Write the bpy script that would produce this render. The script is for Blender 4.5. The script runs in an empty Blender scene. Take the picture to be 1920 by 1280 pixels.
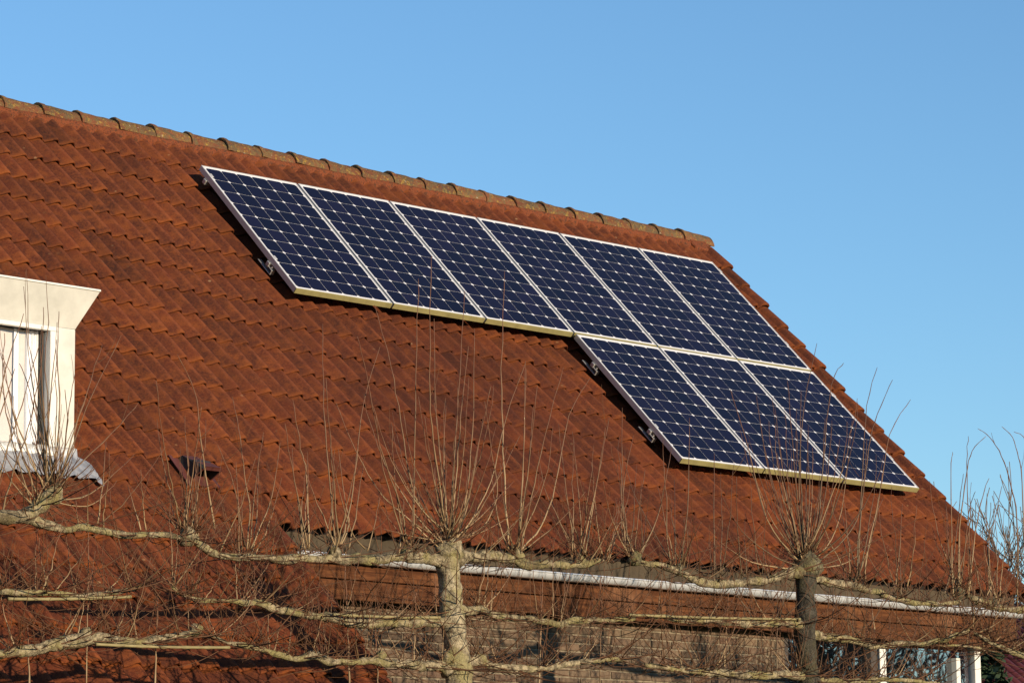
import bpy, bmesh, math, random
import numpy as np
from mathutils import Vector, Matrix, noise

random.seed(7)
rng = np.random.default_rng(11)
scene = bpy.context.scene
COL = scene.collection
R45 = math.sqrt(0.5)

# ------------------------------------------------------------------ camera
FOCAL = 6074.34                       # focal length in pixels of a 1920 px wide picture
CAM = Vector((-15.8687, -19.6261, 1.6))
RIGHT = Vector((0.713882, -0.700176, -0.011251))
DOWNV = Vector((0.110069, 0.128062, -0.985639))
FWD = Vector((0.691562, 0.702392, 0.168489))
cam_data = bpy.data.cameras.new('camera')
cam_data.sensor_width = 36.0
cam_data.lens = FOCAL / 1920.0 * 36.0
cam_data.clip_start = 0.5
cam_data.clip_end = 3000.0
cam = bpy.data.objects.new('camera', cam_data)
COL.objects.link(cam)
m = Matrix.Identity(4)
for i in range(3):
    m[i][0] = RIGHT[i]; m[i][1] = -DOWNV[i]; m[i][2] = -FWD[i]; m[i][3] = CAM[i]
cam.matrix_world = m
scene.camera = cam

# ------------------------------------------------------------------ sky, sun, exposure
SUN_EL = 8.5                          # the sun stands square in front of the facade (towards -Y), low
world = bpy.data.worlds.new('World')
scene.world = world
world.use_nodes = True
nt = world.node_tree
bg = nt.nodes['Background']
sky = nt.nodes.new('ShaderNodeTexSky')
sky.sky_type = 'NISHITA'
sky.sun_disc = False
sky.sun_elevation = math.radians(SUN_EL)
sky.sun_rotation = math.radians(180.0)
sky.altitude = 0.0
sky.air_density = 1.0
sky.dust_density = 0.0
sky.ozone_density = 3.7
nt.links.new(sky.outputs[0], bg.inputs[0])
bg.inputs[1].default_value = 0.15

sun_data = bpy.data.lights.new('sun', 'SUN')
sun_data.energy = 5.0
sun_data.angle = math.radians(0.55)
sun_data.color = (1.0, 0.82, 0.58)
sun = bpy.data.objects.new('sun', sun_data)
sun.rotation_euler = (math.radians(90.0 - SUN_EL), 0, 0)
sun.location = (0, -40, 20)
COL.objects.link(sun)

scene.view_settings.view_transform = 'Standard'
scene.view_settings.look = 'None'
scene.view_settings.gamma = 1.0
scene.view_settings.exposure = 0.52
scene.view_settings.use_curve_mapping = False
try:
    scene.cycles.max_bounces = 8
    scene.cycles.transparent_max_bounces = 12
except Exception:
    pass

# ------------------------------------------------------------------ helpers
def px_ray(px, py):
    return RIGHT * ((px - 960) / FOCAL) + DOWNV * ((py - 640) / FOCAL) + FWD

def at_y(px, py, Y):
    """the point of the vertical plane Y = const that lies there"""
    d = px_ray(px, py)
    k = (Y - CAM.y) / d.y
    return CAM + d * k

def to_px(p):
    q = Vector(p) - CAM
    z = q.dot(FWD)
    return 960 + FOCAL * q.dot(RIGHT) / z, 640 + FOCAL * q.dot(DOWNV) / z, z

def link(name, me, parent=None):
    o = bpy.data.objects.new(name, me)
    COL.objects.link(o)
    if parent is not None:
        o.parent = parent
    return o

def empty(name, loc=(0, 0, 0), rot=(0, 0, 0), parent=None):
    o = link(name, None, parent)
    o.location = loc
    o.rotation_euler = rot
    o.empty_display_size = 0.2
    return o

def tag(o, label=None, cat=None, group=None, kind=None):
    if label: o['label'] = label
    if cat: o['category'] = cat
    if group: o['group'] = group
    if kind: o['kind'] = kind
    return o

def mesh_of(name, verts, faces, mat, smooth=False, sharp=None):
    me = bpy.data.meshes.new(name)
    me.from_pydata([tuple(v) for v in verts], [], faces)
    me.validate()
    if smooth:
        me.polygons.foreach_set('use_smooth', [True] * len(me.polygons))
        if sharp is not None:
            me.set_sharp_from_angle(angle=math.radians(sharp))
    if mat is not None:
        me.materials.append(mat)
    me.update()
    return me

class MB:
    def __init__(self):
        self.v = []; self.f = []
    def add(self, verts, faces):
        n = len(self.v)
        self.v.extend([tuple(p) for p in verts])
        self.f.extend([tuple(i + n for i in f) for f in faces])
        return self
    def box(self, x0, x1, y0, y1, z0, z1, b=0.0, M=None):
        if b > 0:
            bm = bmesh.new()
            bmesh.ops.create_cube(bm, size=1.0)
            for v in bm.verts:
                v.co = Vector(((x0 + x1) / 2 + v.co.x * (x1 - x0), (y0 + y1) / 2 + v.co.y * (y1 - y0), (z0 + z1) / 2 + v.co.z * (z1 - z0)))
            bmesh.ops.bevel(bm, geom=bm.edges[:], offset=b, segments=1, affect='EDGES', profile=0.5)
            bm.verts.index_update()
            vs = [v.co.copy() for v in bm.verts]; fs = [[v.index for v in f.verts] for f in bm.faces]
            bm.free()
        else:
            vs = [Vector(p) for p in ((x0, y0, z0), (x1, y0, z0), (x1, y1, z0), (x0, y1, z0), (x0, y0, z1), (x1, y0, z1), (x1, y1, z1), (x0, y1, z1))]
            fs = [(0, 3, 2, 1), (4, 5, 6, 7), (0, 1, 5, 4), (1, 2, 6, 5), (2, 3, 7, 6), (3, 0, 4, 7)]
        if M is not None:
            vs = [M @ v for v in vs]
        return self.add(vs, fs)
    def tube(self, pts, radii, n=6, caps=True, twist=0.0):
        pts = [Vector(p) for p in pts]
        k = len(pts)
        t0 = (pts[1] - pts[0]).normalized()
        ref = Vector((0, 1, 0)) if abs(t0.y) < 0.8 else Vector((1, 0, 0))
        nrm = (ref - t0 * ref.dot(t0)).normalized()
        vs = []; fs = []
        for i in range(k):
            t = (pts[min(i + 1, k - 1)] - pts[max(i - 1, 0)])
            if t.length < 1e-9: t = t0.copy()
            t.normalize()
            nrm = (nrm - t * nrm.dot(t))
            if nrm.length < 1e-6: nrm = t.orthogonal()
            nrm.normalize()
            bn = t.cross(nrm)
            for j in range(n):
                a = 2 * math.pi * j / n + twist
                vs.append(pts[i] + (nrm * math.cos(a) + bn * math.sin(a)) * radii[i])
        for i in range(k - 1):
            for j in range(n):
                a = i * n + j; b = i * n + (j + 1) % n
                fs.append((a, b, b + n, a + n))
        if caps:
            fs.append(tuple(range(n - 1, -1, -1)))
            fs.append(tuple((k - 1) * n + j for j in range(n)))
        return self.add(vs, fs)
    def build(self, name, mat, parent=None, smooth=False, sharp=None):
        return link(name, mesh_of(name, self.v, self.f, mat, smooth, sharp), parent)

def catmull(pts, sub=4):
    pts = [Vector(p) for p in pts]
    out = []
    n = len(pts)
    for i in range(n - 1):
        p0 = pts[max(i - 1, 0)]; p1 = pts[i]; p2 = pts[i + 1]; p3 = pts[min(i + 2, n - 1)]
        for s in range(sub):
            t = s / sub
            out.append(0.5 * ((2 * p1) + (p2 - p0) * t + (2 * p0 - 5 * p1 + 4 * p2 - p3) * t * t + (3 * p1 - p0 - 3 * p2 + p3) * t ** 3))
    out.append(pts[-1])
    return out

def lerp_list(r, n):
    r = list(r)
    return [float(np.interp(i / (n - 1), np.linspace(0, 1, len(r)), r)) for i in range(n)]

# ------------------------------------------------------------------ materials
class NB:
    """small node builder"""
    def __init__(self, name):
        self.m = bpy.data.materials.new(name)
        self.m.use_nodes = True
        self.t = self.m.node_tree
        self.b = self.t.nodes['Principled BSDF']
        self.out = self.t.nodes['Material Output']
    def n(self, kind, **kw):
        nd = self.t.nodes.new(kind)
        for k, v in kw.items():
            setattr(nd, k, v)
        return nd
    def l(self, a, b):
        self.t.links.new(a, b)
    def coords(self, src='Object', scale=(1, 1, 1), rot=(0, 0, 0)):
        mp = self.n('ShaderNodeMapping')
        mp.inputs['Scale'].default_value = scale
        mp.inputs['Rotation'].default_value = rot
        if src == 'World':
            g = self.n('ShaderNodeNewGeometry'); self.l(g.outputs['Position'], mp.inputs[0])
        else:
            tc = self.n('ShaderNodeTexCoord'); self.l(tc.outputs[src], mp.inputs[0])
        return mp.outputs[0]
    def noise(self, vec, scale, detail=4, rough=0.55, dist=0.0):
        t = self.n('ShaderNodeTexNoise')
        t.inputs['Scale'].default_value = scale; t.inputs['Detail'].default_value = detail
        t.inputs['Roughness'].default_value = rough; t.inputs['Distortion'].default_value = dist
        self.l(vec, t.inputs['Vector'])
        return t.outputs['Fac']
    def ramp(self, fac, stops, interp='LINEAR'):
        r = self.n('ShaderNodeValToRGB')
        r.color_ramp.interpolation = interp
        e = r.color_ramp.elements
        while len(e) < len(stops): e.new(0.5)
        for k, (p, c) in enumerate(stops):
            e[k].position = p
            e[k].color = (c[0], c[1], c[2], 1) if isinstance(c, (tuple, list)) else (c, c, c, 1)
        self.l(fac, r.inputs[0])
        return r.outputs[0]
    def mix(self, fac, a, b, blend='MIX'):
        x = self.n('ShaderNodeMix', data_type='RGBA', blend_type=blend)
        x.clamp_factor = True
        if isinstance(fac, float): x.inputs[0].default_value = fac
        else: self.l(fac, x.inputs[0])
        for s, v in ((6, a), (7, b)):
            if isinstance(v, (tuple, list)): x.inputs[s].default_value = (v[0], v[1], v[2], 1)
            else: self.l(v, x.inputs[s])
        return x.outputs[2]
    def math(self, op, a, b=None):
        x = self.n('ShaderNodeMath', operation=op)
        for s, v in ((0, a), (1, b)):
            if v is None: continue
            if isinstance(v, (int, float)): x.inputs[s].default_value = v
            else: self.l(v, x.inputs[s])
        return x.outputs[0]
    def bump(self, h, strength=0.3, dist=0.01):
        b = self.n('ShaderNodeBump')
        b.inputs['Strength'].default_value = strength; b.inputs['Distance'].default_value = dist
        self.l(h, b.inputs['Height']); self.l(b.outputs[0], self.b.inputs['Normal'])
    def set(self, color=None, rough=0.6, metal=0.0, spec=0.4):
        if color is not None:
            if isinstance(color, (tuple, list)): self.b.inputs['Base Color'].default_value = (*color[:3], 1)
            else: self.l(color, self.b.inputs['Base Color'])
        if isinstance(rough, float): self.b.inputs['Roughness'].default_value = rough
        else: self.l(rough, self.b.inputs['Roughness'])
        self.b.inputs['Metallic'].default_value = metal
        self.b.inputs['Specular IOR Level'].default_value = spec
        return self.m
    def rand(self, island=False):
        if island:
            return self.n('ShaderNodeNewGeometry').outputs['Random Per Island']
        return self.n('ShaderNodeObjectInfo').outputs['Random']

X_OFF, S_OFF = -0.124, -0.200     # where the tile columns and rows begin on the roof
def tile_material(name, island=False):
    b = NB(name)
    w = b.coords('World')
    slope = b.coords('World', scale=(1.0, 1.0, 1.0), rot=(math.radians(-45), 0, 0))
    st = b.coords('World', scale=(3.2, 0.55, 1.0), rot=(math.radians(-45), 0, 0))
    r = b.rand(island)
    base = b.ramp(r, [(0.0, (0.075, 0.027, 0.019)), (0.22, (0.15, 0.045, 0.025)), (0.7, (0.215, 0.064, 0.029)), (1.0, (0.26, 0.085, 0.038))])
    big = b.noise(w, 0.75, 3, 0.6)
    base = b.mix(b.ramp(big, [(0.40, 0.0), (0.60, 0.85)]), base, (0.125, 0.040, 0.026))
    streak = b.noise(st, 3.0, 5, 0.6)
    base = b.mix(b.ramp(streak, [(0.46, 0.0), (0.66, 0.75)]), base, (0.075, 0.030, 0.022))
    # a broad dark patch that spreads over the middle of the slope
    vd = b.n('ShaderNodeVectorMath', operation='DISTANCE'); b.l(slope, vd.inputs[0])
    c0 = Matrix.Rotation(math.radians(-45), 3, 'X') @ Vector((1.15, -1.95, 5.2)); vd.inputs[1].default_value = c0
    edge = b.math('ADD', vd.outputs['Value'], b.math('MULTIPLY', b.math('SUBTRACT', b.noise(w, 1.3, 5, 0.7), 0.5), 2.6))
    dark_patch = b.math('MULTIPLY', b.ramp(b.math('DIVIDE', edge, 3.0), [(0.25, 0.8), (0.85, 0.0)]), b.ramp(streak, [(0.36, 0.25), (0.58, 1.0)]))
    lich = b.noise(w, 7.0, 6, 0.68, 0.4)
    base = b.mix(b.ramp(lich, [(0.46, 0.0), (0.62, 0.75)]), base, (0.36, 0.145, 0.045))
    blot = b.noise(w, 2.6, 6, 0.72, 0.5)
    base = b.mix(b.ramp(blot, [(0.52, 0.0), (0.66, 0.7)]), base, (0.10, 0.042, 0.030))
    grey = b.noise(w, 21.0, 6, 0.7)
    fine = b.noise(w, 55.0, 5, 0.7)
    base = b.mix(b.ramp(fine, [(0.40, 0.0), (0.70, 0.75)]), base, (0.34, 0.14, 0.065))
    fin2 = b.noise(w, 95.0, 4, 0.75)
    base = b.mix(b.ramp(fin2, [(0.52, 0.0), (0.68, 0.7)]), base, (0.06, 0.024, 0.017))
    base = b.mix(b.ramp(grey, [(0.60, 0.0), (0.72, 0.6)]), base, (0.20, 0.135, 0.085))
    # small pale crusts of lichen and droppings
    vo = b.n('ShaderNodeTexVoronoi', feature='F1'); vo.inputs['Scale'].default_value = 6.5; b.l(w, vo.inputs['Vector'])
    spot = b.math('MULTIPLY', b.ramp(vo.outputs['Distance'], [(0.06, 1.0), (0.10, 0.0)]), b.ramp(b.noise(w, 3.1, 2), [(0.52, 0.0), (0.60, 0.9)]))
    base = b.mix(spot, base, (0.52, 0.46, 0.38))
    # colour that follows the form: pale crests, dark valleys, orange growth along the noses
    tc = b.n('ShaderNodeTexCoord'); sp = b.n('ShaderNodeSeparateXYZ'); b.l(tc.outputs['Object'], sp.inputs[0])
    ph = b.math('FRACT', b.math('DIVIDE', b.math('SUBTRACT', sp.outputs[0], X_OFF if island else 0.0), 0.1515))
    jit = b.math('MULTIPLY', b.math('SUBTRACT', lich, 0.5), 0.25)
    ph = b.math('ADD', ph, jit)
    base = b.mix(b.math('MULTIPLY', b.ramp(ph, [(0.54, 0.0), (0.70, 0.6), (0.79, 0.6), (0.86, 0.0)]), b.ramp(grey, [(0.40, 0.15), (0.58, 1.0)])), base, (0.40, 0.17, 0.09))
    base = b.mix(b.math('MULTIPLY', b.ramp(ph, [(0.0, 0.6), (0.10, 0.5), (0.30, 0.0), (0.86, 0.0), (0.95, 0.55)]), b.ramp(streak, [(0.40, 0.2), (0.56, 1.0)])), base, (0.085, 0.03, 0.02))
    tn = b.math('FRACT', b.math('DIVIDE', b.math('ADD', sp.outputs[1], S_OFF if island else 0.0), 0.3105))
    nose = b.math('MULTIPLY', b.ramp(tn, [(0.0, 0.7), (0.04, 0.6), (0.12, 0.0)]), b.ramp(lich, [(0.36, 0.0), (0.56, 1.0)]))
    base = b.mix(nose, base, (0.40, 0.165, 0.045))
    base = b.mix(b.math('MULTIPLY', dark_patch, 0.75), base, (0.085, 0.030, 0.026))
    mul = b.n('ShaderNodeMix', data_type='RGBA', blend_type='MULTIPLY'); mul.inputs[0].default_value = 1.0
    b.l(base, mul.inputs[6]); mul.inputs[7].default_value = (0.425, 0.268, 0.158, 1)
    tone = b.ramp(b.math('FRACT', b.math('MULTIPLY', r, 7.31)), [(0.0, 0.74), (0.15, 0.88), (0.5, 1.0), (0.9, 1.08), (1.0, 1.2)])
    base = b.mix(1.0, mul.outputs[2], tone, 'MULTIPLY')
    b.set(base, 0.88, 0, 0.25)
    b.bump(b.math('ADD', fine, b.math('MULTIPLY', grey, 1.2)), 0.55, 0.006)
    return b.m

def ridge_material():
    b = NB('ridge_clay')
    w = b.coords('World')
    r = b.rand()
    base = b.ramp(r, [(0, (0.13, 0.046, 0.024)), (1, (0.21, 0.076, 0.036))])
    n1 = b.noise(w, 16.0, 7, 0.75, 0.4)
    base = b.mix(b.ramp(n1, [(0.44, 0.0), (0.58, 0.8)]), base, (0.165, 0.12, 0.05))
    n2 = b.noise(w, 8.0, 6, 0.75)
    base = b.mix(b.ramp(n2, [(0.48, 0.0), (0.62, 0.8)]), base, (0.09, 0.068, 0.042))
    n3 = b.noise(w, 31.0, 5, 0.7)
    base = b.mix(b.ramp(n3, [(0.55, 0.0), (0.64, 0.8)]), base, (0.36, 0.225, 0.045))
    n4 = b.noise(w, 19.0, 4, 0.65)
    base = b.mix(b.ramp(n4, [(0.65, 0.0), (0.70, 0.75)]), base, (0.38, 0.33, 0.25))
    b.set(base, 0.92, 0, 0.2)
    b.bump(b.math('ADD', n1, n3), 1.0, 0.025)
    return b.m

def mortar_material():
    b = NB('ridge_mortar')
    w = b.coords('World')
    n = b.noise(w, 30, 6, 0.7)
    c = b.ramp(n, [(0.36, (0.06, 0.02, 0.012)), (0.48, (0.19, 0.05, 0.018)), (0.54, (0.12, 0.038, 0.016)), (0.66, (0.05, 0.025, 0.015))])
    b.set(c, 0.95, 0, 0.2); b.bump(n, 0.8, 0.02)
    return b.m

def plain(name, col, rough=0.6, metal=0.0, spec=0.4, var=0.25, scale=12.0, bump=0.15, dist=0.004, src='World', rand=0.0):
    b = NB(name)
    w = b.coords(src)
    n = b.noise(w, scale, 5, 0.62)
    lo = tuple(c * (1 - var) for c in col); hi = tuple(min(1, c * (1 + var)) for c in col)
    c = b.ramp(n, [(0.3, lo), (0.7, hi)])
    if rand > 0:
        c = b.mix(b.math('MULTIPLY', b.rand(), rand), c, tuple(x * 0.45 for x in col))
    b.set(c, rough, metal, spec)
    if bump > 0: b.bump(n, bump, dist)
    return b.m

def bark_material(name, pale, green, dark, scar=1.0):
    b = NB(name)
    w = b.coords('World')
    n = b.noise(w, 24, 7, 0.72, 0.5)
    c = b.ramp(n, [(0.34, dark), (0.47, tuple(x * 0.6 for x in pale)), (0.55, pale), (0.72, tuple(min(1, x * 1.3) for x in pale))])
    g = b.noise(w, 6, 5, 0.65, 0.4)
    c = b.mix(b.ramp(g, [(0.46, 0.0), (0.60, 0.85)]), c, green)
    k = b.noise(w, 4.0, 5, 0.7)
    c = b.mix(b.ramp(k, [(0.54, 0.0), (0.66, 0.75)]), c, tuple(x * 2.2 for x in dark))
    f = b.noise(w, 75, 4, 0.7)
    c = b.mix(b.ramp(f, [(0.54, 0.0), (0.66, 0.8)]), c, dark)
    # dark bud scars round the limbs
    wv = b.n('ShaderNodeTexWave', wave_type='BANDS', bands_direction='X'); wv.inputs['Scale'].default_value = 4.0
    wv.inputs['Distortion'].default_value = 9.0; wv.inputs['Detail'].default_value = 4; b.l(w, wv.inputs['Vector'])
    c = b.mix(b.ramp(wv.outputs['Fac'], [(0.0, 0.6 * scar), (0.10, 0.0)]), c, dark)
    b.set(c, 0.88, 0, 0.2); b.bump(b.math('ADD', n, f), 0.9, 0.02)
    return b.m

def shoot_material(name, a, c2, tip):
    b = NB(name)
    gen = b.coords('Generated')
    sep = b.n('ShaderNodeSeparateXYZ'); b.l(gen, sep.inputs[0])
    base = b.mix(b.rand(), a, c2)
    base = b.mix(b.ramp(sep.outputs[2], [(0.12, 0.0), (0.75, 0.9)]), base, tip)
    n = b.noise(b.coords('World'), 30, 3)
    base = b.mix(b.ramp(n, [(0.4, 0.0), (0.7, 0.4)]), base, tuple(x * 0.5 for x in a))
    b.set(base, 0.6, 0, 0.35)
    return b.m

def glass_material(name, refl, tint=(1, 1, 1)):
    b = NB(name)
    b.t.nodes.remove(b.b)
    tr = b.n('ShaderNodeBsdfTransparent'); tr.inputs[0].default_value = (*tint, 1)
    gl = b.n('ShaderNodeBsdfGlossy'); gl.inputs['Roughness'].default_value = 0.01
    n = b.noise(b.coords('World'), 2.2, 2)
    bp = b.n('ShaderNodeBump'); bp.inputs['Strength'].default_value = 0.04; bp.inputs['Distance'].default_value = 0.02
    b.l(n, bp.inputs['Height']); b.l(bp.outputs[0], gl.inputs['Normal'])
    mx = b.n('ShaderNodeMixShader'); mx.inputs[0].default_value = refl
    b.l(tr.outputs[0], mx.inputs[1]); b.l(gl.outputs[0], mx.inputs[2])
    b.l(mx.outputs[0], b.out.inputs['Surface'])
    return b.m

def wood_material():
    b = NB('varnished_wood')
    w = b.coords('World', scale=(0.7, 9.0, 9.0))
    n = b.noise(w, 5.0, 6, 0.65, 0.6)
    c = b.ramp(n, [(0.28, (0.028, 0.010, 0.005)), (0.5, (0.074, 0.027, 0.011)), (0.72, (0.135, 0.054, 0.021))])
    n2 = b.noise(b.coords('World'), 2.0, 4, 0.6)
    c = b.mix(b.ramp(n2, [(0.55, 0.0), (0.68, 0.6)]), c, (0.20, 0.10, 0.055))
    b.set(c, 0.85, 0, 0.12); b.bump(n, 0.35, 0.005)
    return b.m

def brick_material(name, island=False):
    b = NB(name)
    r = b.rand(island)
    c = b.ramp(r, [(0, (0.05, 0.033, 0.023)), (0.35, (0.09, 0.06, 0.04)), (0.75, (0.14, 0.096, 0.062)), (1, (0.09, 0.052, 0.036))])
    w = b.coords('World')
    n = b.noise(w, 40, 5, 0.7)
    c = b.mix(b.ramp(n, [(0.4, 0.0), (0.75, 0.6)]), c, (0.175, 0.13, 0.088))
    b.set(c, 0.9, 0, 0.2); b.bump(n, 0.6, 0.006)
    return b.m

def cell_material():
    b = NB('silicon_cell')
    r = b.rand()
    c = b.ramp(r, [(0, (0.0030, 0.0018, 0.0085)), (0.5, (0.0042, 0.0024, 0.0115)), (1, (0.0065, 0.0040, 0.017))])
    b.set(c, 0.4, 0.0, 0.2)
    b.b.inputs['Coat Weight'].default_value = 0.34
    dn = b.noise(b.coords('World'), 3.0, 5, 0.6)
    b.l(b.ramp(dn, [(0.35, 0.05), (0.7, 0.20)]), b.b.inputs['Coat Roughness'])
    b.b.inputs['Coat IOR'].default_value = 1.33
    return b.m

M = {}
M['tile'] = tile_material('concrete_tile')
M['tile_mass'] = tile_material('concrete_tile_mass', True)
M['ridge'] = ridge_material()
M['mortar_red'] = mortar_material()
M['deck'] = plain('roof_underlay', (0.02, 0.014, 0.012), 0.95, bump=0)
M['alu'] = plain('anodised_aluminium', (0.62, 0.60, 0.575), 0.40, 0.5, 0.5, 0.06, 30, 0.03)
M['alu_reflect_tint'] = plain('reflection_tinted_aluminium', (0.27, 0.24, 0.105), 0.5, 0.15, 0.4, 0.18, 11, 0.05)  # olive reflection of the ground put into the base colour
M['alu_dull'] = plain('rail_aluminium', (0.55, 0.54, 0.52), 0.45, 0.8, 0.5, 0.15, 30, 0.05)
M['backsheet'] = plain('white_backsheet', (0.60, 0.60, 0.63), 0.3, 0, 0.5, 0.03, 8, 0)
M['cell'] = cell_material()
M['white'] = plain('white_paint', (0.56, 0.56, 0.54), 0.45, 0, 0.4, 0.05, 6, 0.05)
M['cream'] = plain('weathered_white_board', (0.46, 0.455, 0.425), 0.5, 0, 0.35, 0.14, 5, 0.1)
M['gasket'] = plain('dark_gasket', (0.03, 0.03, 0.028), 0.6)
M['curtain'] = plain('net_curtain', (0.55, 0.49, 0.45), 0.85, 0, 0.2, 0.05, 40, 0.1)
M['lace'] = plain('lace_edge', (0.80, 0.80, 0.82), 0.8, 0, 0.2, 0.08, 60, 0.2)
M['glass'] = glass_material('window_glass', 0.06)
M['glass_big'] = glass_material('reflecting_glass', 0.5)
M['lead'] = plain('lead_flashing', (0.40, 0.40, 0.41), 0.42, 0.55, 0.5, 0.35, 14, 0.4, 0.02)
M['zinc'] = plain('zinc_gutter', (0.58, 0.59, 0.62), 0.34, 0.45, 0.5, 0.12, 9, 0.06)
M['wood'] = wood_material()
M['grey_board'] = plain('weathered_grey_board', (0.06, 0.047, 0.033), 0.9, 0, 0.1, 0.3, 9, 0.2)
M['brick'] = brick_material('facing_brick')
M['brick_mass'] = brick_material('facing_brick_mass', True)
M['mortar'] = plain('pale_mortar', (0.185, 0.15, 0.105), 0.95, 0, 0.2, 0.2, 25, 0.4)
M['dark_wood'] = plain('dark_post', (0.045, 0.035, 0.03), 0.6)
M['vent'] = plain('maroon_plastic', (0.085, 0.026, 0.022), 0.55, 0, 0.4, 0.12, 18, 0.1)
M['bark'] = bark_material('lime_bark', (0.36, 0.295, 0.19), (0.235, 0.20, 0.08), (0.035, 0.025, 0.015), 0.6)
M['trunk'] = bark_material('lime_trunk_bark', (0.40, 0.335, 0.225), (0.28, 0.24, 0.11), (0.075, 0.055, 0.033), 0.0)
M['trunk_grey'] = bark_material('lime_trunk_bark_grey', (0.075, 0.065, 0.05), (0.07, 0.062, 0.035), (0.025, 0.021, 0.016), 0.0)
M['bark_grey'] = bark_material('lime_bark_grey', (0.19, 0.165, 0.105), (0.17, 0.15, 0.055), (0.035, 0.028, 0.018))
M['shoot'] = shoot_material('shoot_bark', (0.33, 0.235, 0.13), (0.11, 0.066, 0.03), (0.115, 0.040, 0.022))
M['shoot_grey'] = shoot_material('shoot_bark_grey', (0.15, 0.105, 0.06), (0.08, 0.055, 0.03), (0.09, 0.035, 0.022))
M['twig'] = plain('twig_bark', (0.095, 0.043, 0.020), 0.7, 0, 0.3, 0.5, 20, 0)
M['far_bark'] = plain('far_bark', (0.12, 0.088, 0.07), 0.85, 0, 0.2, 0.3, 5, 0)
M['bamboo'] = plain('bamboo_cane', (0.20, 0.165, 0.08), 0.55, 0, 0.3, 0.25, 14, 0.1)
M['far_tile'] = plain('dark_red_tile', (0.075, 0.014, 0.017), 0.7, 0, 0.3, 0.25, 3, 0.2)
M['render'] = plain('pale_render', (0.34, 0.30, 0.25), 0.9)
M['grass'] = plain('grass', (0.07, 0.09, 0.03), 0.95, 0, 0.1, 0.4, 1.5, 0.3, 0.05)
M['leaf'] = plain('evergreen_leaf', (0.03, 0.05, 0.022), 0.7, 0, 0.3, 0.4, 4, 0)
M['inside'] = plain('room_wall', (0.10, 0.09, 0.08), 0.9)

# ------------------------------------------------------------------ ground
g = MB().add([(-600, -600, 0), (900, -600, 0), (900, 900, 0), (-600, 900, 0)], [(0, 1, 2, 3)]).build('ground', M['grass'])
tag(g, kind='structure')

# ------------------------------------------------------------------ house
# roof frame: local x = along the ridge, local -y = down the slope (s), local z = off the roof
HTOP = 0.17                   # glass plane of the modules above the tile plane
ROOF_O = Vector((0, HTOP * R45, 7.3465 - HTOP * R45))
def RP(X, s, h=0.0):
    return ROOF_O + Vector((X, 0, 0)) + Vector((0, -R45, -R45)) * s + Vector((0, -R45, R45)) * h

XL, XR = -9.0, 6.60           # roof ends
XC = -1.85                    # right verge of the low roof part
S0, GAUGE = -0.200, 0.3105    # nose of the top row, row distance
WAVE = 0.1515
X0 = -0.124                   # left edge of a tile column
S_APEX = -0.73
S_EAVE = S0 + 15 * GAUGE      # noses of the row above the gutter
S_LOW = S0 + 23 * GAUGE

house = empty('house', (0, 0, 0))
tag(house, 'brick house with large red tiled roof, white dormer and zinc gutter', 'house')

apex = RP(0, S_APEX)
roof = MB()
def deck(x0, x1, s0, s1):
    roof.add([(x0, -s0, -0.05), (x1, -s0, -0.05), (x1, -s1, -0.05), (x0, -s1, -0.05), (x0, -s0, -0.09), (x1, -s0, -0.09), (x1, -s1, -0.09), (x0, -s1, -0.09)],
             [(3, 2, 1, 0), (4, 5, 6, 7), (0, 1, 5, 4), (1, 2, 6, 5), (2, 3, 7, 6), (3, 0, 4, 7)])
deck(XL, XC - 0.04, S_APEX, S_LOW - 0.05)
deck(XC - 0.04, XR - 0.05, S_APEX, S_EAVE - 0.06)
roof_o = roof.build('roof', M['deck'], house)
roof_o.location = ROOF_O
roof_o.rotation_euler = (math.radians(45), 0, 0)
# back slope of the roof
by = apex.y
back = MB()
back.add([(XL, by, apex.z - 0.06), (XR - .05, by, apex.z - 0.06), (XR - .05, by + 3.7, apex.z - 3.76), (XL, by + 3.7, apex.z - 3.76)], [(0, 1, 2, 3)])
back.build('rear_slope', M['far_tile'], house)

# --- tiles
PROF = [(0.0, 0.0), (0.14, 0.02), (0.36, 0.36), (0.58, 0.80), (0.74, 1.0), (0.83, 0.86), (0.92, 0.22)]
def profile(nw, amp=0.034):
    pts = []
    for w in range(nw):
        for t, z in PROF:
            pts.append(((w + t) * WAVE, (z - 0.5) * amp))
    pts.append((nw * WAVE + 0.004, -0.5 * amp - 0.006))
    return pts
def tile_geo(nw, jag=0.0, seed=0, length=GAUGE + 0.085, lift=0.019, th=0.014):
    rr = random.Random(seed)
    P = profile(nw); n = len(P)
    rows = []
    def zl(y): return lift * (1 - y / GAUGE)
    nose = [rr.uniform(-1, 1) * jag for _ in P]
    for (dy, dz) in ((length, 0), (0.010, 0), (0.0, -0.004), (0.002, -th), (0.075, -th)):
        rows.append([(x, dy + (nose[i] if dy < 0.05 else 0), z * (1.24 - 0.24 * dy / GAUGE) + 0.006 * (1 - dy / GAUGE) + zl(dy) + dz) for i, (x, z) in enumerate(P)])
    v = [p for r in rows for p in r]
    f = []
    for r in range(4):
        for i in range(n - 1):
            a = r * n + i
            f.append((a, a + n, a + n + 1, a + 1))
    # left and right rim
    for i in (0, n - 1):
        q = [r * n + i for r in range(4)]
        q2 = (q[0], q[1], q[2], q[3])
        f.append(q2 if i == 0 else q2[::-1])
    return v, f
tile_meshes = []
for k in range(6):
    v, f = tile_geo(2, 0.0022 + 0.0012 * (k % 3), k)
    tile_meshes.append((mesh_of('tile', v, f, M['tile'], True, 38), v, f))

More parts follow.
